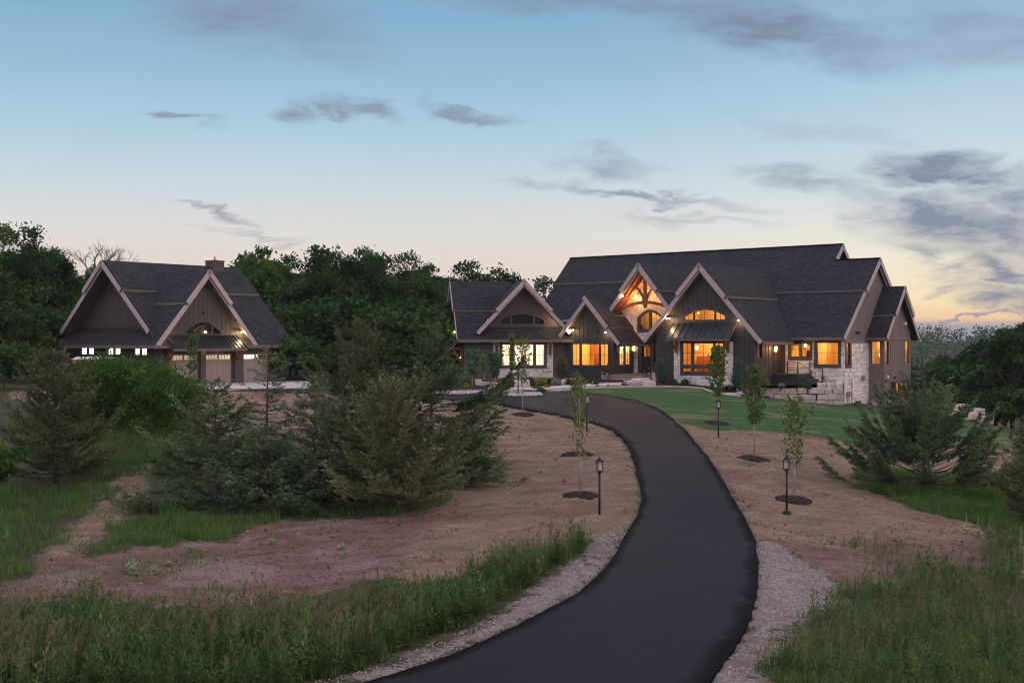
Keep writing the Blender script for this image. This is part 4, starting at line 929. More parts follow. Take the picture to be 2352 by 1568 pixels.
# --- gable 2
g2 = lambda s: 6.72 - .28 - 1.08 * abs(s + 6.5)
W2 = [(-8.4, -7.5, 1.2, 3.04), (-7.44, -5.58, 1.2, 3.04), (-5.5, -4.62, 1.2, 3.04)]
siding(house, (0, 0), X_, NY, -8.88, -4.16, -.3, g2, [(-8.4, -4.6, 1.15, 3.1)], 'siding_bronze', brk=(-6.5,), name='gable_wall')
window(house, (0, 0), X_, NY, (-8.48, -4.52, 1.05, 3.18), [(-8.32, -7.57, 1.21, 3.0), (-7.41, -5.6, 1.21, 3.0), (-5.47, -4.68, 1.21, 3.0)], [(1, [2.1]), (1, [2.1]), (1, [2.1])], trim='siding_bronze')
siding(house, (-4.16, 0), Y_, X_, 0, 2.9, .3, 3.5, [(.75, 2.55, 1.2, 3.05)], name='side_wall')
window(house, (-4.16, 0), Y_, X_, (.68, 2.6, 1.1, 3.14), [(.85, 1.57, 1.25, 3.0), (1.75, 2.44, 1.25, 3.0)], [(1, [2.1]), (1, [2.1])])
gable_roof(house, -6.5, -.6, 7.4, 6.72, 1.08, 2.9, 3.42, step=(0, 2.35), bh=.31)
roof_board(house, 'eave_board', [(-3.08, -.55, 3.05), (-3.08, 2.85, 3.05)], .05, .2, 'fascia', None, (1, 0, 0))
room(house, -8.7, -4.3, .17, 4.2, .5, 3.3, open_='y0 x1'); lamp(house, (-6.8, 2.0, 3.0), 75); lamp(house, (-5.0, 2.2, 2.9), 34)
hm('inner_door', 'inner_wood', (-8.0, -7.55, 2.6, 2.7, .5, 3.05), (-5.6, -5.5, 2.9, 4.1, .5, 3.2), (-5.45, -4.7, 3.9, 4.1, .5, 3.2)); hm('inner_shelf', 'timber', (-7.3, -5.75, 3.7, 4.0, 2.05, 2.17), *[(-5.55, -5.0, 3.4, 3.9, z, z + .05) for z in (.9, 1.3, 1.7, 2.1, 2.5)])
flood(house, (-8.1, -.2, 4.2), energy=13); flood(house, (-4.75, -.12, 4.0), two=False, energy=10)
hm('cable_spool', 'black_metal', (-5.35, -4.75, -.12, .0, .45, .6), (-8.4, -8.25, -.1, 0, .42, .5), (-7.5, -7.3, -.1, 0, .42, .5), (-5.6, -5.45, -.12, 0, 3.9, 4.05))
lantern(house, (-4.15, .45, 2.6), n=(1, 0), lit=False)
# low metal roofs in the valleys
mb = MB(); mb.prism([(-10.6, .4, 4.9), (-7.6, .4, 4.9), (-7.6, 5.5, 5.3), (-10.6, 5.5, 5.3)], (0, 0, -.2)); mb.prism([(-6.3, 1.5, 5.35), (-5.0, 1.5, 5.35), (-5.0, 5.5, 5.6), (-6.3, 5.5, 5.6)], (0, 0, -.25)); mb.build('valley_roof', 'flat_metal', house)
mb = MB(); mb.box(-6.4, -5.6, 1.42, 1.5, 5.05, 5.37); mb.build('eave_board', 'trim', house)

# --- garage wing, turned 46.6 degrees from the main block
_wa = R(9); _Wo = Vector((-3.975, 104.6, 0))
WT = Matrix.Rotation(-HROT, 4, 'Z') @ Matrix.Translation(_Wo - Vector((11.44, 100, 0))) @ Matrix.Rotation(_wa, 4, 'Z')
mb = MB(WT)
mb.prism([(-.62, -.72, 3.35), (9.7, -.72, 3.35), (5.0, 3.93, 8.2), (-.62, 3.93, 8.2)], (0, 0, -.2)); mb.prism([(9.7, -.72, 3.35), (9.7, 8.6, 3.35), (5.0, 3.93, 8.2)], (0, 0, -.2))
mb.prism([(-.62, 3.93, 8.2), (5.0, 3.93, 8.2), (9.7, 8.6, 3.35), (-.62, 8.6, 3.35)], (0, 0, -.2)); mb.build('roof', 'shingle', house)
mb = MB(WT); k = 1.043
mb.prism([(-.74, 1.48, 3.35 + k * 2.2 + .16), (4.0, 1.48, 3.35 + k * 2.2 + .16), (4.6, 3.93, 8.36), (-.74, 3.93, 8.36)], (0, 0, -.14)); mb.prism([(-.74, 3.93, 8.36), (4.6, 3.93, 8.36), (4.6, 6.4, 5.8), (-.74, 6.4, 5.8)], (0, 0, -.14)); mb.build('upper_roof', 'shingle', house)
mb = MB(WT); mb.bar((-.74, 1.46, 5.74), (2.6, 1.46, 5.74), .03, .12); mb.build('step_trim', 'fascia', house)
roof_board(house, 'eave_board', [(-.62, -.72, 3.36), (9.7, -.72, 3.36)], .05, .24, 'fascia', WT); roof_board(house, 'eave_board', [(9.7, -.72, 3.36), (9.7, 2.5, 3.36)], .05, .24, 'fascia', WT, (1, 0, 0))
roof_board(house, 'rake_board', [(-.62, -.72, 3.36), (-.62, 3.93, 8.22), (-.62, 8.6, 3.36)], .06, .26, 'trim', WT, (-1, 0, 0))
roof_board(house, 'rake_board', [(-.74, 1.48, 5.82), (-.74, 3.93, 8.38), (-.74, 6.4, 5.8)], .06, .26, 'trim', WT, (-1, 0, 0))
gable_roof(house, 4.93, -.72, 3.9, 8.14, 1.05, 4.0, 4.0, T=WT, step=(2.42, 2.42), bh=.3)
arcW = lambda s: seg(4.95, .15, 5.46, s)
wz = lambda s: 8.14 - .3 - 1.05 * abs(s - 4.93)
siding(house, (0, .3), X_, NY, 1.6, 8.3, 4.3, wz, [(3.1, 6.85, 4.64, arcW)], brk=(4.93,), T=WT, name='gable_wall', step=.6)
window(house, (0, .3), X_, NY, (2.98, 6.95, 4.52, lambda s: arcW(s) + .1), [(3.18, 3.92, 4.64, arcW), (4.09, 5.85, 4.64, arcW), (6.02, 6.77, 4.64, arcW)], [(1, []), (1, []), (1, [])], T=WT, trim='siding', name='arched_window')
room(house, 2.9, 7.0, .42, .52, 4.5, 6.2, 'interior_dark', T=WT)  # shallow black box added in place of the dark room behind the arch
flood(house, (1.95, -.1, 5.0), T=WT, two=False, energy=26); flood(house, (7.75, -.2, 5.05), T=WT, two=False, energy=30)
siding(house, (0, 0), X_, NY, 0, 2.43, -.3, 3.15, T=WT); siding(house, (0, 0), X_, NY, 7.5, 8.72, -.3, 3.15, T=WT)
mb = MB(WT); wall(mb, (0, 0), X_, NY, 2.43, 7.5, -.3, 3.15, [(3.0, 6.9, 1.1, 3.05)], off=.05); mb.build('stone_wall', 'stone', house)
window(house, (0, 0), X_, NY, (2.97, 6.97, .95, 3.12), [(3.18, 3.9, 1.19, 2.95), (4.09, 5.85, 1.19, 2.95), (6.04, 6.74, 1.19, 2.95)], [(1, [2.07]), (1, [2.07]), (1, [2.07])], T=WT, proud=.08)
for s in (2.72, 7.22): bracket(house, (0, -.05), X_, NY, s, 2.05, 3.05, .6, T=WT, w=.18)
room(house, .3, 8.4, .2, 6.5, .0, 3.1, 'interior_white', T=WT)
for x in (2.2, 4.8, 6.6): lamp(house, (x, 2.6, 2.85), 120, col=(1, .80, .56), r=.3, T=WT)
hm('shop_shelf', 'interior_dark', (3.1, 4.3, 5.6, 6.2, 2.3, 2.42), (3.2, 3.5, 5.7, 6.1, 2.42, 2.7), (3.7, 4.2, 5.7, 6.1, 1.9, 2.1), (3.3, 3.9, 5.6, 6.2, 1.6, 1.66), T=WT)
wz2 = lambda s: 8.2 - .3 - 1.04 * abs(s - 3.93)
siding(house, (0, 0), Y_, NX, 0, 7.9, -.3, wz2, [(1.2, 3.6, 0, 2.2), (4.2, 6.6, 0, 2.2)], brk=(3.93,), T=WT, name='gable_wall', m=.02)
for a in (1.2, 4.2):
    mb = MB(WT); mb.box(.08, .12, a, a + 2.4, 0, 2.2)
    gd = mb.build('garage_door', 'garage_door', house); hm('door_light', 'warm_glass', (.04, .08, a + .2, a + 2.2, 1.75, 2.05), T=WT, parent=gd)
awning(house, (0, 0), (0, 1), NX, .15, 7.1, 3.75, 2.6, 1.35, T=WT, seams=0, mat='fascia', drop=.22)
for s in (.45, 3.9, 6.8): bracket(house, (0, 0), Y_, NX, s, 1.3, 2.7, 1.0, T=WT)
lantern(house, (-.02, .8, 2.1), T=WT, n=(-1, 0), lit=False); lantern(house, (-.02, 3.9, 2.1), T=WT, n=(-1, 0), lit=False)
flood(house, (-.5, 3.2, 4.1), T=WT, n=(-1, 0), energy=30); flood(house, (-.45, 1.6, 4.05), T=WT, n=(-1, 0), energy=8, two=False)

# ------------------------------------------------------------------ detached garage
gar = empty('detached_garage', (-25.4, 91.13, 0), HROT)
tag(gar, 'detached dark sided garage with steep gables, lit door windows and a metal awning', 'garage')
def gm(name, mat, *boxes, parent=gar):
    mb = MB()
    for b in boxes: mb.box(*b)
    return mb.build(name, mat, parent)
GC, GZR, GSL = -6.5, 9.1, .862
gable_roof(gar, GC, -.5, 12.2, GZR, GSL, 5.95, 5.95, step=(2.6, 2.6), bh=.34)
mb = MB()
for sg in (-1, 1):
    x0 = GC + sg * 5.95; x1 = GC + sg * 7.18; z0 = GZR - GSL * 5.95; z1 = GZR - GSL * 7.18
    mb.prism([(x0, -.5, z0), (x1, -1.05, z1), (x1, 12.2, z1), (x0, 12.2, z0)], (0, 0, -.22))
mb.prism([(GC - 7.18, -1.05, GZR - GSL * 7.18), (GC + 7.18, -1.05, GZR - GSL * 7.18), (GC + 6.0, .9, 4.3), (GC - 6.0, .9, 4.3)], (0, 0, -.2))
mb.build('skirt_roof', 'shingle', gar)
ez_ = GZR - GSL * 7.18 + .02
roof_board(gar, 'eave_board', [(GC - 7.18, -1.05, ez_), (GC + 7.18, -1.05, ez_)], .05, .24, 'fascia'); roof_board(gar, 'eave_board', [(GC + 7.18, -1.05, ez_), (GC + 7.18, 12.2, ez_)], .05, .24, 'fascia', None, (1, 0, 0))
ggz = lambda s: GZR - .3 - GSL * abs(s - GC)
siding(gar, (0, .8), X_, NY, -12.4, -.6, 4.2, ggz, brk=(GC,), name='gable_wall', mat='siding')
gh = [(-10.33, -9.49, 2.2, 2.85), (-9.33, -8.55, 2.2, 2.85), (-6.7, -5.93, 2.2, 2.85), (-5.77, -5.0, 2.2, 2.85), (-3.2, -2.5, 2.2, 2.85), (-2.35, -1.63, 2.2, 2.85)]
siding(gar, (0, 0), X_, NY, -12.12, 0, -.6, 3.0, gh, m=.03, name='side_wall')
for h in gh: window(gar, (0, 0), X_, NY, (h[0] - .05, h[1] + .05, 2.13, 2.92), [h], [(1, [2.55])], proud=.02)
siding(gar, (-12.12, 0), Y_, NX, 0, 10.95, -.6, 3.2, name='side_wall'); siding(gar, (0, 10.95), X_, Y_, -12.12, 0, -.3, lambda s: max(3.0, ggz(s)), brk=(GC, GC - 5.9, GC + 5.9), name='rear_wall')
dg = lambda s: max(8.38 - .3 - 1.18 * abs(s - 3.75), 3.1)
dh = [(.83, 3.32, 0, 2.27), (3.98, 6.43, 0, 2.27), (7.52, 9.94, 0, 2.27)]
arcD = lambda s: seg(3.76, .31, 4.62, s)
siding(gar, (0, 0), Y_, X_, 0, 10.95, -.3, dg, dh + [(2.15, 5.35, 3.76, arcD)], brk=(3.75, 0.0, 7.9), name='front_wall', m=.1)
for h in dh:
    a, b = h[0], h[1]; mid = (a + b) / 2
    mb = MB(); wall(mb, (0, 0), Y_, X_, a, b, 0, 2.27, [(a + .1, mid - .08, 1.86, 2.18), (mid + .08, b - .1, 1.86, 2.18)], off=-.1, reveal=.04)
    for s in (a + .04, a + .66, mid, b - .66, b - .04): mb.box(-.1, -.085, s - .05, s + .05, 0, 1.84)
    mb.box(-.1, -.085, a, b, 1.72, 1.84); mb.box(-.1, -.085, a, b, 0.0, .12)
    gd = mb.build('garage_door', 'garage_door', gar)
    mb = MB(); mb2 = MB()
    for p, q in ((a + .1, mid - .08), (mid + .08, b - .1)):
        mb.box(-.15, -.13, p, q, 1.86, 2.18)
        for k in (1, 2, 3): s = p + (q - p) * k / 4; mb2.box(-.128, -.11, s - .012, s + .012, 1.86, 2.18)
    mb.build('door_light', 'glass', gd); mb2.build('door_muntin', 'sash', gd)
window(gar, (0, 0), Y_, X_, (2.0, 5.5, 3.66, lambda s: arcD(s) + .14), [(2.2, 2.86, 3.76, arcD), (2.94, 4.56, 3.76, arcD), (4.64, 5.3, 3.76, arcD)], [(0, []), (0, []), (0, [])], trim='siding', name='arched_window')
gable_roof(gar, 3.75, -.65, 6.1, 8.36, 1.18, 4.58, 4.58, axis='x', step=(2.12, 2.12), bh=.34, y1t=-.55)
gm('inner_ceiling', 'interior_white', (-11.9, -.3, .3, 10.7, 3.0, 3.05)); room(gar, -11.9, -.2, .2, 10.8, .0, 3.0, 'interior_white', 'x1')
for x, y in ((-2.0, 2.6), (-2.0, 7.5)): lamp(gar, (x, y, 2.8), 300, col=(1, .84, .62), r=.25)
for h in gh[::2]:
    gm('window_glow', 'white_glow', (h[0], h[0] + 1.75, .12, .135, 2.15, 2.9))  # glowing panel added in place of the lit room behind the glass
room(gar, -.45, -.12, 1.5, 6.0, 3.4, 5.6, 'interior_dark', 'x1'); mb = MB(); mb.bar((-.4, 3.0, 3.8), (-.4, 3.7, 4.3), .08, .1); mb.bar((-.4, 3.7, 4.3), (-.4, 4.5, 4.45), .08, .08); mb.build('inner_beam', 'timber', gar); lamp(gar, (-.25, 4.0, 3.9), .25, r=.05); mb = MB(); mb.lathe((-.3, 4.2, 3.85), [(.03, 0), (.08, .05), (.03, .12)], 8); mb.build('pendant_lamp', 'bulb', gar)  # the room is a shallow black box, its darkness painted in
awning(gar, (0, 0), Y_, X_, .3, 6.85, 3.66, 2.72, 1.3, seams=18)
for s in (.6, 6.72): bracket(gar, (0, 0), Y_, X_, s, 1.55, 2.72, 1.0)
gm('door_pilaster', 'siding', (0, .16, 3.42, 3.9, -.2, 2.6), (0, .2, 3.38, 3.94, -.2, .28)); gm('door_pilaster', 'siding', (0, .16, 6.55, 7.3, -.2, 2.6), (0, .2, 6.5, 7.34, -.2, .28))
flood(gar, (.3, 7.1, 3.98), n=(1, 0), energy=32); flood(gar, (.12, .25, 3.9), n=(1, 0), two=False, energy=7)
lantern(gar, (.02, 10.5, 1.8), n=(1, 0), energy=20)
for s in (3.75, 5.2): lamp(gar, (.5, s, 2.45), 2.0, r=.1)
gm('security_camera', 'black_metal', (0, .14, 3.7, 3.82, 5.25, 5.35))
gm('chimney', 'siding', (GC - .52, GC + .52, 9.2, 10.3, 7.9, 9.68), (GC - .56, GC + .56, 9.16, 10.34, 9.68, 9.76)); mb = MB(); mb.lathe((GC, 9.75, 9.76), [(.2, 0), (.22, .05), (.08, .1), (.06, .2), (.09, .25), (.02, .38)], 10); mb.build('copper_finial', 'copper', gar)
# ------------------------------------------------------------------ vegetation
def rdir_cone(d, spread):
    return unit(d + rng.normal(0, spread, d.shape))
def make_leaf_vectors(n, size, w, up=0.0, d=None):
    d = rand_dirs(n) if d is None else d
    s = rng.normal(size=(n, 3)); s = unit(np.cross(d, s))
    sz = size * rng.uniform(.6, 1.35, (n, 1))
    return d * sz, s * sz * w
def broadleaf(name, h, rx, seed, nl=9000, leaf=.30, mat='leaf_wood', trunk=.22, base=.12, k=34, bark='bark', rz=None, cz=.56, crown_name='crown', lobe=(.22, .36), limbs=True):
    """tree with trunk, limbs and a crown of leaf clumps; root Empty at the trunk's foot"""
    global rng; keep = rng; rng = np.random.default_rng(seed)
    root = empty(name, (0, 0, 0)); rz = rz or h * (.5 - base / 2)
    cc = np.array([0, 0, h * cz]); d = rand_dirs(k); d[:, 2] = np.abs(d[:, 2]) * .9 - .35 * (rng.random(k) < .4)
    if base == 0: d[:, 2] = rng.uniform(-.95, .95, k)
    cl = cc + d * rng.uniform(.3, .92, (k, 1)) * [rx, rx, rz]; cr = rng.uniform(*lobe, k) * rx * 1.15
    cl[:, 2] = np.minimum(cl[:, 2], h - cr * .8)
    if base == 0: cl[:, 2] = np.maximum(cl[:, 2], cr * .35)
    w = cr ** 2; own = rng.choice(k, nl, p=w / w.sum()); dd = rand_dirs(nl); dd[:, 2] = np.where(dd[:, 2] < -.3, -dd[:, 2], dd[:, 2])
    C = cl[own] + dd * (cr[own] * rng.uniform(.55, 1.12, nl))[:, None] * [1, 1, .85]
    C += rng.normal(0, .04 * rx, C.shape) * np.where(rng.random((nl, 1)) < .08, 1.9, 1)
    L, Wd = make_leaf_vectors(nl, leaf, .55, d=unit(rng.normal(size=(nl, 3)) + dd * .5))
    tint = rng.normal(.40, .17, nl) + (rng.normal(0, .2, k))[own]
    leaves(crown_name, C, L, Wd, mat, tint, root)
    mb = MB(); t = [(0, 0, -.4), (rng.normal(0, .08), rng.normal(0, .08), h * .25), (rng.normal(0, .2), rng.normal(0, .2), h * .55), (rng.normal(0, .3), rng.normal(0, .3), h * .85)]
    mb.tube(t, [trunk * 1.25, trunk, trunk * .6, trunk * .12], 8)
    if limbs:
        for i in range(0, k, 2):
            z0 = rng.uniform(.22, .6) * h; a = Vector((0, 0, z0)); b = Vector(cl[i]); m = a.lerp(b, .5) + Vector((0, 0, -.04 * h))
            mb.tube([a, m, b], [trunk * .35, trunk * .22, trunk * .06], 5)
    mb.build('trunk', bark, root, True)
    rng = keep; return root

def conifer(name, h, r, seed, mat='needle_green', style='cedar', nb=120, bark='bark', dens=1.0, leaf=.082, bare=.04, prof=None):
    """conifer: trunk, whorled boughs with side twigs, each twig set with small sprays"""
    global rng; keep = rng; rng = np.random.default_rng(seed)
    root = empty(name, (0, 0, 0)); mb = MB()
    lean = rng.normal(0, .02, 2) * h
    T = lambda f: np.array([lean[0] * f * f, lean[1] * f * f, h * f])
    mb.tube([T(f) if f else (0, 0, -.3) for f in (0, .25, .5, .75, 1)], [.030 * h * .62, .022 * h * .62, .014 * h * .62, .007 * h * .62, .004], 7)
    Cs = []; Ds = []; Ss = []; Ti = []
    if prof is None: prof = {'cedar': lambda f: (1 - f) ** .75 * (.55 + .45 * min(1, f / .18)), 'open': lambda f: (1 - f) ** .85 * (.75 + .25 * min(1, f / .1)),
                             'spread': lambda f: (1 - f) ** .9 + .06, 'slim': lambda f: (1 - f) ** .6 * (.6 + .4 * min(1, f / .2))}[style]
    for i in range(nb):
        f = bare + (1 - bare) * ((i + rng.random()) / nb) ** (1.15 if style != 'spread' else .9) * .985
        az = i * 2.39996 + rng.normal(0, .35); L = 1.25 * r * prof(f) * rng.uniform(.5, 1.12) * (1 + .16 * math.sin(az * 2 + seed) + .14 * math.sin(f * 31 + seed)) + .12
        if rng.random() < .12: L *= 1.2
        elv = {'cedar': .22 + .7 * f, 'open': .10 + .45 * f, 'spread': .50 + .45 * f - .15 * rng.random(), 'slim': .8}[style] + rng.normal(0, .12)
        d0 = np.array([math.cos(az) * math.cos(elv), math.sin(az) * math.cos(elv), math.sin(elv)])
        out = np.array([math.cos(az), math.sin(az), 0]); side = np.array([-math.sin(az), math.cos(az), 0])
        sag = {'cedar': -.08, 'open': -.16, 'spread': -.10, 'slim': .0}[style] * L; tipup = {'cedar': .16, 'open': .13, 'spread': .16, 'slim': .1}[style] * L
        b0 = T(f)
        if style == 'spread':
            g = i / (nb * .72)
            if g < 1: b0 = T(.04 + .24 * g); elv = .22 + .82 * g + rng.normal(0, .1); L = r * (1.04 - .26 * g) * rng.uniform(.72, 1.1)
            else: f = .36 + .6 * (g - 1) / .39; b0 = T(min(f, .96)); elv = .75; L = max(.15, (1 - f)) * 2.2 * rng.uniform(.7, 1.1) + .1
            d0 = np.array([math.cos(az) * math.cos(elv), math.sin(az) * math.cos(elv), math.sin(elv)])
        def bp(s): s = np.asarray(s)[..., None]; return b0 + d0 * L * s + np.array([0, 0, 1]) * (sag * np.sin(s * 3.1416 * .8) + tipup * s ** 3) + side * (.06 * L * np.sin(s * 4 + i))
        mb.tube([bp(s) for s in (0, .3, .6, .95)], [.006 * h * .7 * (1 - f * .6) + .006, .010 + .002 * h * (1 - f) * .7, .008, .004], 4)
        nt = max(4, int(L * 10 * dens)); s = np.sort(rng.uniform({'spread': .48 - .3 * f, 'slim': .16}.get(style, .2), 1, nt) ** .85); s[-1] = 1
        sg = np.where(np.arange(nt) % 2, 1, -1)[:, None]
        td = unit(d0 * .75 + side * sg * rng.uniform(.45, 1.0, (nt, 1)) + np.array([0, 0, 1]) * rng.normal({'cedar': .22, 'open': .04, 'spread': .08, 'slim': .5}[style], .14, (nt, 1)))
        tl = .36 * L * (1.05 - s) + .14 + .22 * rng.random(nt) ** 2; p0 = bp(s)
        ns = np.maximum(3, (tl / .034 * dens).astype(int)); own = np.repeat(np.arange(nt), ns); m = len(own)
        q = rng.random(m)
        C = p0[own] + td[own] * (tl[own] * q)[:, None] + rng.normal(0, .028, (m, 3)) + np.array([0, 0, -.12]) * (tl[own] * q * q)[:, None]
        D = unit(td[own] + rng.normal(0, .36, (m, 3)) + np.array([0, 0, .12]))
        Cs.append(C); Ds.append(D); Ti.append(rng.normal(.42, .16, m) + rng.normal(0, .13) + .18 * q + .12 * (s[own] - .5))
    C = np.concatenate(Cs); D = np.concatenate(Ds); n = len(C); sz = leaf * rng.uniform(.6, 1.4, (n, 1))
    Sv = unit(np.cross(D, rng.normal(size=(n, 3)))) * sz * .25
    leaves('foliage', C, D * sz, Sv, mat, np.concatenate(Ti), root)
    mb.build('trunk', bark, root, True)
    rng = keep; return root
def put(o, px, Y, rz=0.0, s=1.0, sz=None, dz=0.0):
    x, y, z = at_depth(px, Y); o.location = (x, y, z + dz); o.rotation_euler = (0, 0, rz); o.scale = (s, s, sz or s); return o

# --- the wood behind: six kinds of crown, copied
WP = [broadleaf('woodland_tree', 12.5, 4.6, 11, 19000, .165, k=70, lobe=(.15, .28)), broadleaf('woodland_tree', 12.5, 3.8, 12, 15000, .16, k=60, lobe=(.14, .27)), broadleaf('woodland_tree', 12.5, 5.3, 13, 21000, .17, k=84, lobe=(.13, .25)),
      broadleaf('woodland_tree', 12.5, 4.2, 14, 17000, .16, k=64, lobe=(.13, .26)), broadleaf('woodland_tree', 12.5, 3.3, 15, 13000, .155, k=54, cz=.6, lobe=(.14, .27))]
_used = set()
def wood(px, top, Y, kind, wid=1.0):
    x, y, z = at_depth(px, Y); h = CZ + (HYP - top) / FPX * Y - z
    o = WP[kind] if kind not in _used else copy_tree(WP[kind]); _used.add(kind)
    s = h / 12.5; o.location = (x, y, z - .2); o.scale = (s * wid, s * wid, s * 1.02); o.rotation_euler = (0, 0, rng.uniform(0, 6.28)); return o
ORD = ['first', 'second', 'third', 'fourth', 'fifth', 'sixth', 'seventh', 'eighth', 'ninth', 'tenth', 'eleventh', 'twelfth', 'thirteenth', 'fourteenth', 'fifteenth', 'sixteenth', 'seventeenth', 'eighteenth', 'nineteenth', 'twentieth']
def wood_row(rows, place, group, what='leafy tree'):
    for i, r in enumerate(sorted(rows)):
        o = wood(*r); tag(o, f'{what} {place}, {ORD[i]} from the left', 'tree', group)
wood_row([(-60, 545, 104, 2), (20, 505, 108, 0), (90, 548, 112, 3), (-5, 640, 97, 1), (60, 700, 93, 4)], 'at the left edge of the photo beside the garage', 'trees left of the garage')
wood_row([(165, 592, 124, 1), (215, 606, 132, 3), (120, 610, 128, 0)], 'rising behind the garage gable', 'trees behind the garage gable')
wood_row([(500, 612, 140, 4), (590, 562, 128, 3), (640, 590, 124, 1), (700, 575, 130, 0), (765, 552, 126, 2), (840, 562, 128, 3), (900, 575, 124, 0), (965, 592, 126, 1), (1020, 625, 124, 4), (1090, 588, 118, 2),
          (545, 640, 122, 0), (440, 620, 142, 1)], 'in the tall wood between garage and house', 'tall trees between garage and house')
wood_row([(680, 690, 116, 1), (760, 675, 114, 3), (850, 690, 115, 0), (940, 680, 114, 2), (1015, 700, 112, 3), (620, 720, 117, 2)], 'in the lower front row of that wood', 'front row of the wood')
wood_row([(2325, 726, 100, 4), (2285, 770, 112, 1), (2240, 790, 130, 3), (2190, 806, 140, 0), (2352, 735, 122, 2), (2150, 815, 128, 4), (2122, 835, 118, 1), (2265, 850, 116, 0), (2205, 860, 118, 2), (2345, 850, 104, 3), (2310, 880, 112, 1), (2400, 770, 100, 0), (2160, 880, 122, 3), (2235, 905, 112, 4)],
         'in the valley wood right of the house', 'trees right of the house')
a_ = broadleaf('airy_tree', 7.6, 2.6, 31, 2300, .15, k=60, mat='needle_blue', trunk=.10, lobe=(.10, .2), cz=.55); put(a_, 1240, 122, 1, 1.34); tag(a_, 'thin airy tree with sky showing through its leaves behind the roofs', 'tree')
pb = broadleaf('pale_barked_tree', 10.5, 3.2, 33, 5200, .2, k=30, mat='leaf_bush', trunk=.2, bark='pale_bark', cz=.66); put(pb, 592, 118, 0, 1); tag(pb, 'tree with bare forked pale branches just right of the garage roof', 'tree')
# dead crown above the garage
dt = empty('dead_tree', (0, 0, 0)); mb = MB(); random.seed(4)
def twig(p, d, L, r, lvl):
    q = p + d * L; mb.tube([p, p.lerp(q, .5) + Vector((random.gauss(0, .06), 0, random.gauss(0, .06))) * L, q], [r, r * .8, r * .55], 5)
    if lvl == 0: return
    for i in range(3 if lvl > 1 else 3):
        nd = (d + Vector((random.gauss(0, .5), random.gauss(0, .4), random.gauss(.12, .3)))).normalized(); twig(p.lerp(q, random.uniform(.5, 1)), nd, L * random.uniform(.5, .8), r * .55, lvl - 1)
mb.tube([(0, 0, -.5), (.1, 0, 5), (0, 0, 8.2)], [.3, .24, .18], 8)
for sx in (-.75, -.35, .1, .55, .85): twig(Vector((0, 0, 8.1)), Vector((sx, .1, .95)).normalized(), 2.1, .09, 4)
mb.build('trunk', 'dead_wood', dt, True); put(dt, 233, 116, 0, 1.0, 1.0); tag(dt, 'bare dead tree top showing above the garage ridge', 'tree')

# --- understorey at the wood's edge
UP = broadleaf('wood_edge_bush', 3.4, 2.3, 41, 6500, .13, k=34, mat='leaf_wood', trunk=.05, cz=.48, base=0, rz=1.5)
us = [(655, 100.5, 1.15), (700, 104, .95), (745, 103, .85), (800, 101, 1.0), (10, 84, 1.0), (60, 92, .9), (2160, 106, 1.0), (2215, 103, .85), (2290, 101, .95), (2345, 98, 1.1), (905, 103, 1.0), (2110, 112, 1.0), (1000, 106, 1.0)]
wh = ['right behind the lit corner of the garage', 'second right of the garage', 'third right of the garage', 'fourth right of the garage, behind the conifer tops', 'at the left edge below the big trees', 'left of the garage side wall', 'below the rear deck', 'behind the pale boulders right of the house', 'behind the far lawn, right of the boulders', 'at the right edge behind the far lawn', 'behind the conifer top in the dark of the wood', 'close to the rear corner of the house', 'nearest the left end of the house']
for i, ((px, Y, s), w_) in enumerate(zip(us, wh)):
    o = UP if i == 0 else copy_tree(UP); put(o, px, Y, i * 1.3, s); tag(o, 'rounded green bush ' + w_, 'bush', 'bushes at the edge of the wood')

k = 0
for px, Y, s_ in ((-20, 98, 2.0), (60, 101, 1.9), (140, 106, 1.9), (665, 110, 2.1), (715, 108, 1.9), (775, 109, 2.2), (835, 107, 2.0), (895, 109, 2.2), (950, 107, 1.9), (1005, 110, 2.1), (1050, 112, 1.8), (2140, 116, 2.0), (2195, 112, 2.0), (2255, 110, 1.9), (2310, 108, 2.1), (2365, 104, 2.0)):
    o = copy_tree(UP); put(o, px, Y, k * 2.1 + .4, s_); k += 1
    tag(o, f"dark thicket {'left of the garage' if px < 200 else ('under the wood between garage and house' if px < 1100 else 'in the valley by the house')}, {ORD[(k - 1) if k < 4 else ((k - 4) if k < 12 else k - 12)]} from the left", 'thicket', 'thickets under the trees')

# --- big green bush in front of the garage
big = [(310, 71.5, 4.3, 3.5, 51, 'big leafy green bush standing in front of the garage side windows', 17000), (385, 70, 2.9, 2.6, 52, 'lower right lobe bush touching the big green bush, nearest the garage doors', 12000),
       (200, 72.5, 3.3, 2.2, 53, 'yellow green bush left of the big bush, behind the brown cedar', 10000)]
for px, Y, h, r_, sd_, lab, nl in big:
    o = broadleaf('green_bush', h, r_, sd_, nl, .085, k=60, mat='leaf_bush', trunk=.07, cz=.46, base=0, rz=h * .5, lobe=(.16, .30)); put(o, px, Y, 0, 1); tag(o, lab, 'bush')
o = broadleaf('green_bush', 3.2, 1.3, 54, 4500, .08, k=26, mat='leaf_bush', trunk=.06, cz=.5, base=0, rz=1.5); put(o, -18, 52, 0, 1); tag(o, 'bright green leafy bush cut by the left edge of the photo', 'bush')

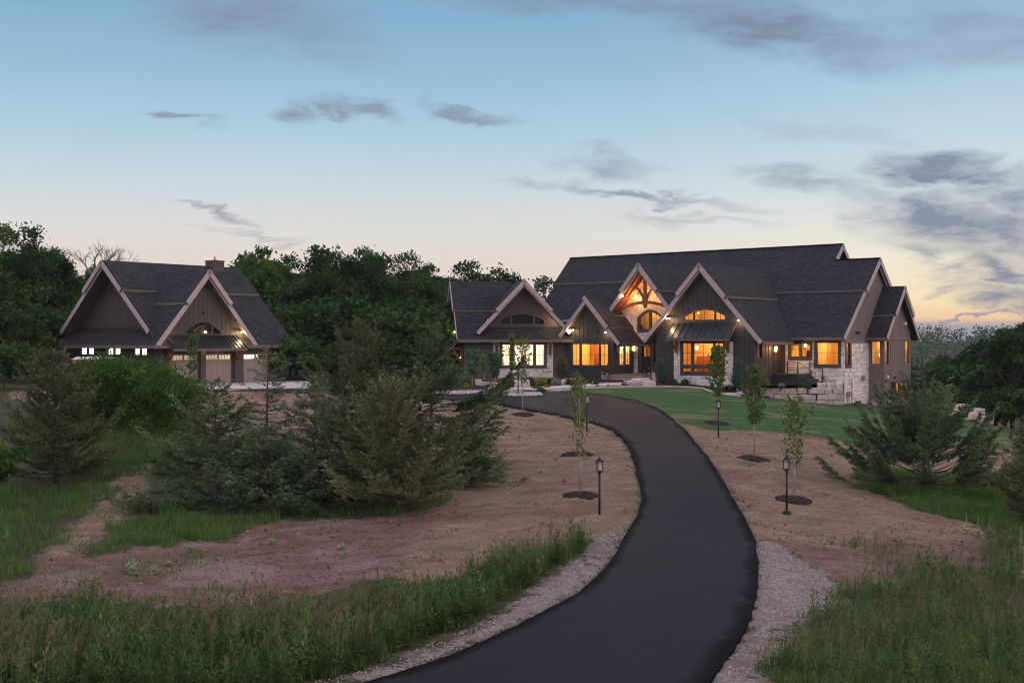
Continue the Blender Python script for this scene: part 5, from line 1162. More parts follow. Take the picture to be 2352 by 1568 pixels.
# --- conifers in the foreground
PROF = {65: lambda f: 1.0 if f < .42 else (1.0 - (f - .42) * 3.0 if f < .66 else .28 * (1 - f) / .34 + .02)}
CON = [  # px, Y, top y, radius, seed, material, style, boughs, density, label
    (128, 57.5, 812, 2.8, 61, 'needle_brown', 'cedar', 105, 1.1, 'large brownish cedar at the far left, standing before the green bush'),
    (500, 52.5, 872, 3.2, 62, 'needle_green', 'open', 85, 1.1, 'dark spreading conifer with a thin bare top, left end of the middle group'),
    (612, 57, 796, 2.0, 63, 'needle_blue', 'open', 56, .9, 'thin grey green spruce with an open top in front of the garage doors'),
    (828, 57.5, 742, 3.3, 64, 'needle_brown', 'cedar', 110, 1.05, 'tallest olive coloured cedar in the middle group'),
    (990, 58.5, 738, 4.0, 65, 'needle_green', 'open', 72, 1.2, 'layered dark green conifer with a bare leader, right end of the middle group'),
    (908, 49.5, 888, 3.2, 66, 'needle_brown', 'cedar', 115, 1.1, 'nearest brownish cedar, in front at the middle of the group'),
    (722, 52.5, 865, 2.7, 67, 'needle_blue', 'open', 90, 1.0, 'grey green cedar between the dark conifer and the nearest cedar'),
    (420, 60, 1000, 1.5, 68, 'needle_green', 'open', 70, .9, 'small conifer with feathery tips just left of the middle group'),
    (2378, 50.5, 950, 1.9, 70, 'needle_brown', 'cedar', 120, 1.0, 'dark cedar cut by the right edge of the photo'),
    (610, 50.8, 985, 2.5, 73, 'needle_green', 'open', 80, 1.1, 'low dark conifer filling the front of the group, left of the nearest cedar'),
    (792, 51.2, 905, 2.5, 74, 'needle_green', 'open', 90, 1.1, 'mid green conifer pressed against the left side of the nearest cedar'),
    (1075, 55.5, 985, 1.9, 72, 'needle_green', 'open', 100, 1.1, 'low dark conifer under the right boughs of the middle group')]
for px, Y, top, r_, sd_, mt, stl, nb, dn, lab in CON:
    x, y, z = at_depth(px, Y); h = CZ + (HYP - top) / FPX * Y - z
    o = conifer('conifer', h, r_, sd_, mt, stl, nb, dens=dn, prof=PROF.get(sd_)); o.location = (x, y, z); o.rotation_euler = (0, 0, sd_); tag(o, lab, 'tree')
x, y, z = at_depth(2122, 57.5)
o = conifer('spreading_juniper', 6.3, 4.5, 69, 'needle_green', 'spread', 66, dens=1.45, bare=.05, prof=lambda f: (1.12 - .25 * f if f < .5 else 1.0 * ((1 - f) / .5) ** .9 + .05)); o.location = (x, y, z); tag(o, 'broad spreading dark juniper standing in tall grass on the right', 'tree')
# dead sticks
for px, py, L, lab in ((700, 1165, 1.6, 'bare pale dead branch sticking out under the conifer group'), (318, 950, 1.2, 'bent pale dead branch above the bush left of the garage')):
    d_ = empty('dead_branch', ground_at(px, py)); mb = MB(); random.seed(px)
    twig(Vector((0, 0, 0)), Vector((.6, -.1, .6)).normalized(), L, .03, 3); mb.build('branch', 'dead_wood', d_); tag(d_, lab, 'branch')
    if px == 318: d_.location.z += 1.6

# --- planted young trees with mulch rings
def young_tree(h, r_, seed, nl, cz=.6, mat='leaf_young', leaf=.075, br=22, name='young_tree', start=.3):
    global rng; keep = rng; rng = np.random.default_rng(seed)
    root = empty(name, (0, 0, 0)); mb = MB()
    mb.tube([(0, 0, -.1), (.02, 0, h * .4), (-.02, .03, h * .7), (0, 0, h * .97)], [.045, .035, .022, .006], 7)
    Cs = []
    for i in range(br):
        f = start + (.95 - start) * i / br; az = i * 2.4 + rng.normal(0, .3); L = r_ * (math.sin(math.pi * min(1, (f - start + .12) / (1.08 - start))) * .85 + .15) * rng.uniform(.7, 1.15)
        el_ = rng.uniform(.8, 1.15); d = np.array([math.cos(az) * math.cos(el_), math.sin(az) * math.cos(el_), math.sin(el_)]); b0 = np.array([0, 0, h * f]); Lb = L / math.cos(el_) * .9
        e_ = b0 + d * Lb; e_[2] = min(e_[2], h * 1.02); mb.tube([b0, b0 * .5 + e_ * .5 + [0, 0, -.03], e_], [.012, .008, .003], 4)
        m = nl // br; s = rng.uniform(.15, 1.05, m)[:, None]; Cs.append(b0 + (e_ - b0) * s + rng.normal(0, .085, (m, 3)))
    C = np.concatenate(Cs); n = len(C); L, Wd = make_leaf_vectors(n, leaf, .7)
    leaves('crown', C, L, Wd, mat, rng.normal(.5, .2, n), root); mb.build('trunk', 'pale_bark', root, True)
    rng = keep; return root
def mulch_ring(px, py, r_, lab):
    x, y, z = ground_at(px, py); mb = MB(); n = 28; V = []; F = []
    random.seed(px)
    for k, (rr, hh) in enumerate(((1, -.05), (.85, .05), (.55, .11), (.2, .10))):
        for i in range(n):
            a = i / n * 6.2832; q = rr * r_ * (1 + random.uniform(-.12, .12)); xx, yy = x + q * math.cos(a), y + q * math.sin(a); V.append((xx, yy, float(H(xx, yy)) + hh + random.uniform(-.015, .03)))
    for k in range(3):
        for i in range(n): F.append((k * n + i, k * n + (i + 1) % n, (k + 1) * n + (i + 1) % n, (k + 1) * n + i))
    F.append(tuple(3 * n + i for i in range(n))); mb.add([(v[0] - x, v[1] - y, v[2] - z) for v in V], F)
    o = mb.build('mulch_ring', 'mulch'); o.location = (x, y, z); tag(o, lab, 'mulch')
YT = [(1332, 1136, 855, .5, 81, 330, 'sparse young tree with bare lower shoots, left of the drive behind the near lamp', .28), (1325, 1042, 850, .55, 82, 560, 'young tree farther up the left verge, beside the half hidden lamp', .3),
      (1200, 951, 777, .75, 83, 420, 'thin young tree on the left verge in front of the bright white window', .4), (1732, 1052, 842, .68, 84, 1150, 'full bright green young tree in the middle of the right verge', .34),
      (1824, 1146, 912, .78, 85, 620, 'nearest young tree on the right verge behind the lamp', .30), (1647, 970, 792, .72, 86, 1250, 'dense young tree at the edge of the lawn in front of the big bay window', .32)]
rl_ = ['dark mulch ring nearest the camera left of the drive', 'dark mulch ring higher up the left verge', 'dark mulch ring on the left verge by the court', 'dark mulch ring in the middle of the right verge', 'nearest dark mulch ring on the right verge', 'dark mulch ring at the lower edge of the lawn']
for (px, py, top, r_, sd_, nl, lab, stt), ml in zip(YT, rl_):
    x, y, z = ground_at(px, py); h = CZ + (HYP - top) / FPX * y - z
    o = young_tree(h, r_, sd_, nl, start=stt, leaf=.075 if y < 70 else .085, br=26 if nl > 1200 else 20, mat='leaf_olive' if sd_ in (81, 83) else 'leaf_young'); o.location = (x, y, z); tag(o, lab, 'tree', None); mulch_ring(px, py + 2, .82, ml)
x, y, z = at_depth(442, 86); o = young_tree(CZ + (HYP - 770) / FPX * y - z, .6, 79, 620, start=.3, leaf=.085); o.location = (x, y, z); tag(o, 'slim young tree standing in front of the left garage door', 'tree')
# ornamental trees near the house
for px, Y, top, r_, sd_, nl, mt, lab in ((1084, 93.5, 806, .62, 87, 2600, 'needle_yard', 'small cone shaped tree on a bare stem, left one by the garage wing'), (1137, 94, 812, .66, 88, 2600, 'needle_yard', 'small oval leafy tree on a bare stem, right one by the garage wing'),
                                     (1176, 97, 763, .22, 89, 1300, 'leaf_olive', 'narrow columnar tree in front of the white window'), (1112, 100.5, 818, .35, 90, 800, 'leaf_olive', 'pale thin tree between the two small trees by the wing')):
    x, y, z = at_depth(px, Y); h = CZ + (HYP - top) / FPX * y - z
    o = young_tree(h, r_, sd_, nl, start=.26, leaf=.07, br=34, mat=mt, name='garden_tree'); o.location = (x, y, z); tag(o, lab, 'tree')
for px, Y, top, r_, sd_, mt, lab in ((1289, 101.5, 828, .42, 91, 'needle_brown', 'feathery brown green juniper between the stone corner and the entry windows'), (1517, 97.5, 832, .40, 92, 'needle_yard', 'slim grey green cone conifer right of the porch steps'), (1694, 94.0, 834, .40, 93, 'needle_yard', 'slim cone conifer at the right side of the bay window')):
    x, y, z = at_depth(px, Y); h = CZ + (HYP - top) / FPX * y - z
    o = conifer('cone_conifer', h, r_, sd_, mt, 'slim', 90, dens=2.2, leaf=.06); o.location = (x, y, z); tag(o, lab, 'shrub')

# --- bed shrubs
def shrub(r_, h, seed, mat, nl=900, leaf=.045, name='bed_shrub', extra=None):
    global rng; keep = rng; rng = np.random.default_rng(seed)
    d = rand_dirs(nl); d[:, 2] = np.abs(d[:, 2]); lump = 1 + .18 * np.sin(d[:, 0] * 5 + seed) * np.cos(d[:, 1] * 6)
    C = d * (rng.uniform(.55, 1.03, nl) * lump)[:, None] * [r_, r_, h * .95]; L, Wd = make_leaf_vectors(nl, leaf, .5, d=unit(d + rng.normal(0, .6, (nl, 3))))
    o = leaves(name, C, L, Wd, mat, rng.normal(.45, .2, nl)); rng = keep
    if extra:
        rng = np.random.default_rng(seed + 5); k = 40; d = rand_dirs(k); d[:, 2] = np.abs(d[:, 2]); L, Wd = make_leaf_vectors(k, .05, .9)
        leaves('blossom', d * [r_, r_, h], L, Wd, extra, rng.normal(.5, .2, k), o); rng = keep
    return o
BS = [  # px, py (foot), radius px, height px, mat, label
    (1161, 882, 15, 17, 'needle_yard', 'blue green mounded shrub under the left end of the white window', None), (1158, 893, 17, 9, 'needle_yard', 'low spreading green juniper before the mounded blue shrub', None),
    (1146, 889, 11, 9, 'leaf_gold', 'small golden shrub left of the low juniper', None), (1175, 887, 8, 9, 'leaf_dark', 'red flowering plant beside the pale standing stone', 'red_flower'),
    (1201, 884, 9, 9, 'leaf_dark', 'dark red leaved plant right of the lamp post by the bed stones', 'red_flower'), (1218, 881, 11, 17, 'leaf_bush', 'upright bright green shrub against the stone wall', None),
    (1232, 893, 13, 7, 'needle_yard', 'flat green juniper on the mulch below the stone wall', None), (1247, 884, 13, 17, 'leaf_gold', 'golden brown rounded shrub at the stone wall', None),
    (1261, 883, 9, 13, 'leaf_dark', 'dark purple shrub left of the silver shrub', None), (1275, 883.5, 12, 13, 'leaf_silver', 'silver blue spiky shrub at the corner of the wing', None),
    (1256, 891, 7, 7, 'leaf_gold', 'small orange flowering mound beside the front walk', 'orange_flower'), (1243, 900, 12, 12, 'needle_yard', 'round dark green shrub at the start of the front walk', None),
    (1308, 884.5, 11, 14, 'leaf_dark', 'dark ball shaped shrub left of the entry windows', None), (1337, 884, 10, 14, 'leaf_dark', 'dark ball shaped shrub below the entry windows', None),
    (1367, 884, 8, 12, 'leaf_bush', 'small round green shrub right below the entry windows', None), (1372, 889, 5, 5, 'leaf_olive', 'tiny plant beside the teal stake on the walk', None),
    (1397, 889, 6, 5, 'leaf_olive', 'tiny plant at the right end of the front walk', None), (1437, 884, 9, 12, 'leaf_olive', 'reddish brown shrub in front of the porch steps', None),
    (1494, 885, 7, 10, 'leaf_bush', 'bright green shrub right of the pale boulders by the porch', None), (1507, 886, 9, 7, 'leaf_bush', 'low red flowering plant under the slim conifer', 'red_flower'),
    (1548, 881, 9, 12, 'leaf_bush', 'green shrub at the left side of the bay window', None), (1573, 882, 10, 13, 'leaf_bush', 'round green shrub, left one below the bay window', None),
    (1601, 883, 10, 13, 'leaf_bush', 'round green shrub, middle one below the bay window', None), (1625, 885, 11, 15, 'leaf_bush', 'round green shrub, right one below the bay window', None),
    (1673, 897, 18, 14, 'leaf_dark', 'large dark purple shrub beside the lawn edge', None), (1694, 889, 14, 12, 'leaf_silver', 'silver blue shrub behind the dark purple one', None),
    (1759, 884, 9, 15, 'leaf_gold', 'yellow green ball shrub, left of three by the stoop', None), (1773, 882, 8, 14, 'leaf_gold', 'yellow green ball shrub, middle of three by the stoop', None), (1788, 881, 8, 13, 'leaf_gold', 'yellow green ball shrub, right of three by the stoop', None),
    (1795, 886, 8, 9, 'leaf_silver', 'pale grey plant below the right ball shrub', None), (1842, 886, 6, 8, 'leaf_bush', 'small green plant on top of the stone wall by the steps', None), (1864, 882, 6, 6, 'leaf_bush', 'small green plant in the middle of the wall top', None),
    (1888, 879, 4, 7, 'leaf_bush', 'left of two small tufts at the right end of the wall top', None), (1902, 879, 4, 7, 'leaf_bush', 'right of two small tufts at the right end of the wall top', None),
    (1763, 914, 8, 5, 'leaf_dark', 'purple flowering plant at the foot of the wall, left one', 'purple_flower'), (1816, 918, 8, 5, 'leaf_dark', 'purple flowering plant at the foot of the wall, middle one', 'purple_flower'),
    (1856, 923, 8, 6, 'leaf_dark', 'purple flowering plant at the foot of the wall, right one', 'purple_flower'), (1868, 924, 5, 6, 'leaf_bush', 'small green plant next to the right purple flowers', None),
    (1971, 931, 9, 11, 'leaf_dark', 'dark ball shrub by the foot of the stone corner', None), (1995, 918, 9, 18, 'leaf_silver', 'grey green upright shrub at the lighter wall corner', None), (2037, 934, 8, 8, 'leaf_dark', 'dark ball shrub below the basement windows', None),
    (1072, 891, 9, 10, 'leaf_gold', 'yellow green shrub in the small island bed left of the boulders', None), (1078, 886, 9, 9, 'leaf_bush', 'green shrub behind the yellow one in the island bed', None), (1118, 893, 10, 8, 'needle_yard', 'low juniper behind the big boulders of the island', None),
    (1807, 1181, 9, 9, 'leaf_bush', 'clump of weeds at the foot of the nearest right lamp', None)]
for i, (px, py, rp, hp, mt, lab, ex) in enumerate(BS):
    x, y, z = ground_at(px, py)
    if lab.startswith(('small green plant on top', 'small green plant in the', 'left of two', 'right of two')): pass
    if px > 1750 and py < 888: y = (CZ + .12) * FPX / (py - HYP) - 1.0; x = (px - CXP) / FPX * y; z = -.14
    o = shrub(rp / FPX * y, hp / FPX * y, 200 + i, mt, 260 + int(rp * hp * 3.0), .05, extra=ex); o.location = (x, y, z); tag(o, lab, 'shrub')

# --- grass and weeds
def scatter(polys, dens, amp=.8):
    out = []
    for P in polys:
        a, b = P.min(0), P.max(0); n = int((b[0] - a[0]) * (b[1] - a[1]) * dens); q = rng.uniform(a - amp, b + amp, (n, 2)); out.append(q[inside(P, q[:, 0] + amp * wob(q[:, 1] * .8, q[:, 0] * .7), q[:, 1] + 1.3 * amp * wob(q[:, 0] * .6 + 3, q[:, 1] * .5))])
    q = np.concatenate(out); m = inside(ROAD_P, q[:, 0], q[:, 1]) | inside(COURT_P, q[:, 0], q[:, 1]); return q[~m]
def blades(name, q, h, w, mat, lean=.35, hvar=.4, tint=(.45, .18), label=None, tufts=0):
    n = len(q)
    if tufts: q = np.repeat(q, tufts, 0) + rng.normal(0, .05, (n * tufts, 2)); n = len(q)
    patchy = .75 + .35 * wob(q[:, 0], q[:, 1]); hh = h * rng.uniform(1 - hvar, 1 + hvar, n) * np.clip(patchy, .35, 1.4)
    z = H(q[:, 0], q[:, 1]); B = np.c_[q, z]; a = rng.uniform(0, 6.283, n); sd_ = np.c_[np.cos(a), np.sin(a), np.zeros(n)] * (w * rng.uniform(.6, 1.3, n))[:, None]
    b = rng.uniform(0, 6.283, n); ln = np.c_[np.cos(b), np.sin(b), np.zeros(n)] * (hh * lean * rng.uniform(.2, 1.2, n))[:, None]; upv = np.array([0, 0, 1.0])
    V = np.empty((n, 5, 3)); V[:, 0] = B - sd_; V[:, 1] = B + sd_; V[:, 2] = B + sd_ * .7 + ln * .35 + upv * (hh * .6)[:, None]; V[:, 3] = B - sd_ * .7 + ln * .35 + upv * (hh * .6)[:, None]; V[:, 4] = B + ln + upv * hh[:, None]
    k = np.arange(n)[:, None] * 5; lo = np.concatenate([k + [0, 1, 2, 3], k + [3, 2, 4]], 1).ravel()
    st = (np.arange(n)[:, None] * 7 + [0, 4]).ravel(); tt = np.tile([4, 3], n); ti = np.repeat(rng.normal(*tint, n) + .12 * wob(q[:, 0] * .7, q[:, 1] * .7), 2)
    o = np_mesh(name, V.reshape(-1, 3), lo, st, tt, mat, ti); tag(o, label, None, None, 'stuff'); return o
def patchy_(q):
    return q[(wob(q[:, 0] * .9 + 1, q[:, 1] * .55) + rng.normal(0, .45, len(q)) + (33 - q[:, 1]) * .09) > .3]
M_FRONT_L = poly([(-150, 1425), (200, 1436), (500, 1450), (640, 1440), (780, 1418), (1000, 1362), (1180, 1304), (1330, 1252), (1372, 1236), (1378, 1232), (1300, 1300), (1200, 1360), (1105, 1425), (990, 1478), (850, 1528), (700, 1568), (560, 1600), (-150, 1620)])
M_LEFT = [poly([(-60, 1090), (60, 1120), (250, 1085), (330, 1030), (360, 1000), (345, 1060), (270, 1095), (200, 1180), (135, 1228), (95, 1262), (80, 1320), (-60, 1345)]), poly([(190, 950), (440, 958), (500, 1010), (430, 1030), (350, 1060), (320, 1100), (190, 1090), (100, 1060), (20, 990), (100, 945)])]
M_UNDER = poly([(235, 1275), (225, 1225), (290, 1195), (340, 1165), (500, 1180), (800, 1178), (1000, 1150), (1040, 1150), (1020, 1170), (884, 1184), (784, 1192), (640, 1192), (533, 1238), (377, 1245)])
M_R1 = poly([(1977, 1106), (2020, 1150), (2094, 1166), (2211, 1192), (2290, 1222), (2440, 1245), (2440, 1085), (2230, 1090), (2060, 1082), (2000, 1080)])
M_R2 = poly([(1790, 1600), (1800, 1500), (1822, 1450), (1870, 1420), (1960, 1390), (2010, 1370), (2100, 1340), (2190, 1300), (2240, 1262), (2300, 1250), (2440, 1250), (2440, 1620)])
M_R3 = [poly([(1950, 1262), (1990, 1238), (2050, 1250), (2120, 1290), (2200, 1330), (2140, 1350), (2060, 1330), (2000, 1310)]), poly([(1930, 1345), (1960, 1335), (2060, 1345), (2130, 1370), (2060, 1400), (1960, 1385)]), poly([(1845, 1255), (1875, 1262), (1862, 1275)])]
blades('meadow_grass', np.concatenate([scatter(M_LEFT, 120), scatter([M_UNDER], 190), scatter([M_R1], 210)]), .34, .011, 'grass', tint=(.50, .17), label='short green meadow grass around the conifers')
blades('verge_grass', np.concatenate([scatter([M_FRONT_L], 190, .35), patchy_(scatter([M_R2], 330)), patchy_(scatter(M_R3, 240))]), .36, .008, 'grass', tint=(.42, .18), label='green grass at both sides of the near drive')
blades('dry_grass', np.concatenate([scatter([M_R2], 60), scatter(M_R3, 60), scatter([M_FRONT_L], 45), scatter([Z_DIRT[1]], 20), scatter([M_LEFT[0]], 8)]), .36, .007, 'straw', tint=(.4, .2), lean=.6, label='dry straw coloured grass stalks')
q = scatter([Z_STRAW[3], Z_DIRT[0]], 70); q = q[(wob(q[:, 0] * .55 + 2, q[:, 1] * .6) + .5 * np.sin(q[:, 0] * .35) + rng.normal(0, .35, len(q)) - .035 * (q[:, 0] + 17)) > .35]
blades('creeping_weeds', q, .17, .012, 'grass', tint=(.42, .18), label='patchy weeds creeping over the bare soil path on the left')
_zs = scatter(Z_STRAW, 3.0); _zd = scatter(Z_DIRT, 2.2); _zd = _zd[rng.random(len(_zd)) < .8]
blades('straw_litter', np.concatenate([scatter(Z_STRAW[:1] + Z_STRAW[2:3], 60)]), .05, .012, 'straw', lean=2.2, hvar=.5, tint=(.25, .25), label='loose straw lying on the new seeding')
blades('sparse_weeds', np.concatenate([_zd[(wob(_zd[:, 0] * .6, _zd[:, 1] * .6) > .45)], _zs[wob(_zs[:, 0] * .5 + 3, _zs[:, 1] * .5) > .72]]), .12, .012, 'grass', tufts=9, label='small green weed tufts on the bare soil')

def forbs(name, q, h, mat, nleaf=22, leaf=.085, w=.2, label=None, stem='weed', tint=(.42, .17)):
    n = len(q); hh = h * rng.uniform(.55, 1.25, n) * np.clip(.9 + .25 * wob(q[:, 0], q[:, 1]), .5, 1.3); z = H(q[:, 0], q[:, 1]); B = np.c_[q, z]
    ln = rng.normal(0, .1, (n, 2)) * hh[:, None]; own = np.repeat(np.arange(n), nleaf); f = np.tile(np.linspace(.12, 1, nleaf), n); a = np.tile(np.arange(nleaf) * 2.4, n) + np.repeat(rng.uniform(0, 6, n), nleaf)
    C0 = B[own] + np.c_[ln[own] * (f * f)[:, None], hh[own] * f]; el_ = rng.normal(.25, .25, len(f)) + np.where(f > .85, .7, 0)
    d = np.c_[np.cos(a) * np.cos(el_), np.sin(a) * np.cos(el_), np.sin(el_)]; L = leaf * rng.uniform(.6, 1.3, len(f)) * (1.15 - .6 * f); C = C0 + d * L[:, None]
    sv = unit(np.cross(d, [0, 0, 1.0])) * (L * w)[:, None]
    # stems as thin tall diamonds
    a2 = rng.uniform(0, 6.28, n); Ls = np.c_[ln * .5, hh * .5]; Cs = B + Ls; Ws = np.c_[np.cos(a2), np.sin(a2), np.zeros(n)] * .006
    tb = rng.normal(*tint, n)
    o = leaves(name, np.concatenate([C, Cs]), np.concatenate([d * L[:, None], Ls]), np.concatenate([sv, Ws]), mat, np.concatenate([tb[own] + rng.normal(0, .08, len(own)), tb])); tag(o, label, None, None, 'stuff'); return o
def near(q, k): return q[rng.random(len(q)) < k]
forbs('tall_weeds', np.concatenate([scatter([M_FRONT_L], 42, .35), near(scatter([M_R2], 12), .8)]), .80, 'weed', 32, .105, .2, 'tall leafy weeds in the foreground verge')
q = scatter([M_FRONT_L], 5, .35); q = q[wob(q[:, 0] * .8, q[:, 1] * .9) > -.1]; forbs('broadleaf_weeds', q, 1.0, 'weed', 26, .13, .26, 'taller bright leafy weeds standing in clumps in the foreground', tint=(.62, .16))
q = scatter([M_R2], 10); forbs('low_weeds', np.concatenate([q, scatter([M_LEFT[0]], 12), scatter([M_UNDER], 9), scatter([M_R1], 9), scatter(M_R3, 14), scatter([M_LEFT[1]], 16)]), .42, 'weed', 16, .07, .3, 'low leafy weeds among the meadow grass')
def plumes(name, q, h, label, nl=34, plen=.22, mat='plume'):
    n = len(q); hh = h * rng.uniform(.75, 1.25, n); z = H(q[:, 0], q[:, 1]); B = np.c_[q, z]; ln = rng.normal(0, .12, (n, 2)) * hh[:, None] + [.05, 0]
    top = B + np.c_[ln, hh]; own = np.repeat(np.arange(n), nl); f = rng.random(len(own)); dirn = unit(np.c_[ln, hh * .6]); dr = np.array([.6, 0, -.35])
    C = top[own] - dirn[own] * (plen * f)[:, None] + rng.normal(0, .022, (len(own), 3)) * (.4 + f)[:, None] + dr * (plen * .35 * (1 - f))[:, None]
    d = unit(dirn[own] * .6 + dr + rng.normal(0, .4, C.shape)); sz = rng.uniform(.012, .026, (len(own), 1)); sv = unit(np.cross(d, rng.normal(size=d.shape))) * sz * .35
    Ls = np.c_[ln * .5, hh * .5]; Ws = np.tile([.004, 0, 0], (n, 1)); tb = rng.normal(.4, .2, n)
    o = leaves(name, np.concatenate([C, B + Ls]), np.concatenate([d * sz, Ls]), np.concatenate([sv, Ws]), mat, np.concatenate([tb[own] + rng.normal(0, .12, len(own)), tb])); tag(o, label, None, None, 'stuff'); return o
q = scatter([M_FRONT_L], 22, .35); q = q[(wob(q[:, 0] * .45 + 2, q[:, 1] * .45) + rng.normal(0, .25, len(q)) - .05 * (q[:, 0] + 6)) > .1]
plumes('seed_head_grass', q, 1.02, 'tan feathery seed heads above the left foreground weeds')
q = scatter([M_R2], 14); q = q[(wob(q[:, 0] * .5, q[:, 1] * .5) + rng.normal(0, .3, len(q))) > .2]
plumes('seed_head_grass', q, .7, 'pale seed heads above the right foreground grass', 20, .14)
# gravel stones along the drive
q = np.concatenate([scatter(Z_GRAVEL[:1], 150, .2), scatter(Z_GRAVEL[1:], 120, .2)]); n = len(q); z = H(q[:, 0], q[:, 1]); r_ = rng.uniform(.010, .030, n); C = np.c_[q, z + .006]
O6 = np.array([[1, 0, 0], [0, 1, 0], [-1, 0, 0], [0, -1, 0], [0, 0, .8], [0, 0, -.8]], float); T8 = np.array([[0, 1, 4], [1, 2, 4], [2, 3, 4], [3, 0, 4], [1, 0, 5], [2, 1, 5], [3, 2, 5], [0, 3, 5]])
V = C[:, None] + O6[None] * r_[:, None, None] * rng.uniform(.6, 1.4, (n, 6, 1)); lo = (np.arange(n)[:, None, None] * 6 + T8[None]).ravel()
leaf_mat('gravel_stone', (.20, .16, .155), (.58, .50, .49), 0)
tag(np_mesh('gravel', V.reshape(-1, 3), lo, np.arange(0, len(lo), 3), np.full(len(lo) // 3, 3), 'gravel_stone', np.repeat(rng.normal(.5, .25, n), 8)), 'loose pale gravel stones on the shoulders of the drive', None, None, 'stuff')
q = np.concatenate([scatter(Z_DIRT, 26, .3), scatter([Z_STRAW[3]], 20, .3), scatter([Z_STRAW[0], Z_STRAW[2]], 7, .1)]); n = len(q); r_ = rng.uniform(.012, .03, n) * (1 + 1.6 * (rng.random(n) < .04)); C = np.c_[q, H(q[:, 0], q[:, 1]) + .012]
V = C[:, None] + O6[None] * r_[:, None, None] * rng.uniform(.6, 1.5, (n, 6, 1)); lo = (np.arange(n)[:, None, None] * 6 + T8[None]).ravel()
leaf_mat('clods', (.10, .05, .042), (.40, .29, .26), 0)
tag(np_mesh('soil_clods', V.reshape(-1, 3), lo, np.arange(0, len(lo), 3), np.full(len(lo) // 3, 3), 'clods', np.repeat(rng.normal(.4, .3, n), 8)), 'small reddish clods and stones on the bare soil', None, None, 'stuff')
# river pebbles round the boulder island
ISL = poly([(1105, 904), (1130, 908), (1180, 911), (1225, 911), (1246, 908.5), (1240, 905), (1200, 903), (1150, 901), (1110, 899), (1040, 901), (1000, 903), (1000, 907), (1050, 907)])
q = scatter([ISL], 1); q = rng.uniform(ISL.min(0), ISL.max(0), (9000, 2)); q = q[inside(ISL, q[:, 0], q[:, 1])][:3200]; n = len(q); r_ = rng.uniform(.05, .13, n); C = np.c_[q, H(q[:, 0], q[:, 1]) + .07]
V = C[:, None] + O6[None] * r_[:, None, None] * rng.uniform(.7, 1.3, (n, 6, 1)); lo = (np.arange(n)[:, None, None] * 6 + T8[None]).ravel()
tag(np_mesh('river_pebbles', V.reshape(-1, 3), lo, np.arange(0, len(lo), 3), np.full(len(lo) // 3, 3), 'gravel_stone', np.repeat(rng.normal(.5, .25, n), 8)), 'rounded pink and grey pebbles around the boulders of the island bed', None, None, 'stuff')
tag(patch('island_bed', poly([(1000, 895), (1100, 893), (1160, 893), (1200, 900), (1180, 906), (1100, 904), (1000, 902)]), 'mulch', .12, .6, .2), kind='structure')

# distant forest on the far hill
n = 60000; x = rng.uniform(-60, 620, n); y = rng.uniform(330, 900, n); z = H(x, y); C = np.c_[x, y, z + rng.uniform(0, 12, n)]
cen = rng.integers(0, 2600, n); cx = rng.uniform(40, 620, 2600); cy = rng.uniform(300, 880, 2600); ch = rng.uniform(6, 12, 2600)
C = np.c_[cx[cen] + rng.normal(0, 2.6, n), cy[cen] + rng.normal(0, 2.6, n), H(cx[cen], cy[cen]) + ch[cen] * rng.uniform(.25, 1, n)]
L, Wd = make_leaf_vectors(n, .95, .7); tag(leaves('distant_forest', C, L, Wd, 'leaf_wood', rng.normal(.35, .2, n)), 'far wooded hill on the horizon right of the house', None, None, 'stuff')

# mullein plants
def mullein(h, seed):
    global rng; keep = rng; rng = np.random.default_rng(seed); n = 260; f = rng.random(n) ** .8; a = rng.uniform(0, 6.283, n)
    rr = .035 * (1 - f) + .012; C = np.c_[np.cos(a) * rr, np.sin(a) * rr, h * (.42 + .58 * f)]; d = unit(np.c_[np.cos(a), np.sin(a), np.full(n, 1.2)])
    m = 30; g = rng.uniform(.02, .45, m); b = np.arange(m) * 2.4; C2 = np.c_[np.cos(b) * .12 * (1 - g), np.sin(b) * .12 * (1 - g), h * g]; d2 = unit(np.c_[np.cos(b), np.sin(b), np.full(m, .55)])
    C = np.r_[C, C2]; D = np.r_[d, d2]; L = np.r_[np.full(n, .028), .15 * (1.2 - g)]; s = unit(np.cross(D, [0, 0, 1.0])) * np.r_[np.full(n, .016), .045 * np.ones(m)][:, None]
    o = leaves('mullein_plant', C, D * L[:, None], s, 'mullein', rng.normal(.5, .2, n + m)); rng = keep; return o
MU = [(307, 1318, 55), (297, 1310, 40), (354, 1320, 48), (387, 1300, 28), (182, 1418, 52), (195, 1418, 55), (187, 1425, 40), (102, 1468, 62), (138, 1460, 55), (200, 1462, 40), (624, 1248, 28), (78, 1450, 30), (310, 1440, 32), (530, 1465, 30), (15, 1240, 30),
      (2220, 1225, 40), (2246, 1229, 38), (2274, 1229, 40), (2331, 1320, 50), (2345, 1285, 66), (2352, 1340, 60), (2317, 1325, 45), (2288, 1275, 34), (784, 1262, 30)]
mp0 = None
for i, (px, py, hp) in enumerate(MU):
    x, y, z = ground_at(px, py); hh = hp / FPX * y
    o = mullein(1.0, 5) if mp0 is None else mp0.copy()
    if mp0 is None: mp0 = o
    else: COL.objects.link(o)
    o.location = (x, y, z); o.scale = (max(.7, hh) * 1.15,) * 2 + (hh * 1.15,); o.rotation_euler = (0, 0, i * 1.1)
    side = 'left' if px < 1200 else 'right'; near_ = 'on the red soil' if py < 1400 and side == 'left' else ('among the foreground weeds' if side == 'left' else 'in the grass')
    srt = sorted(k[0] for k in MU if (k[0] < 1200) == (px < 1200)); rk = srt.index(px)
    tag(o, f'pale mullein stalk {near_} on the {side} side, {ORD[rk]} from the left there', 'plant', 'mullein plants in the meadow')

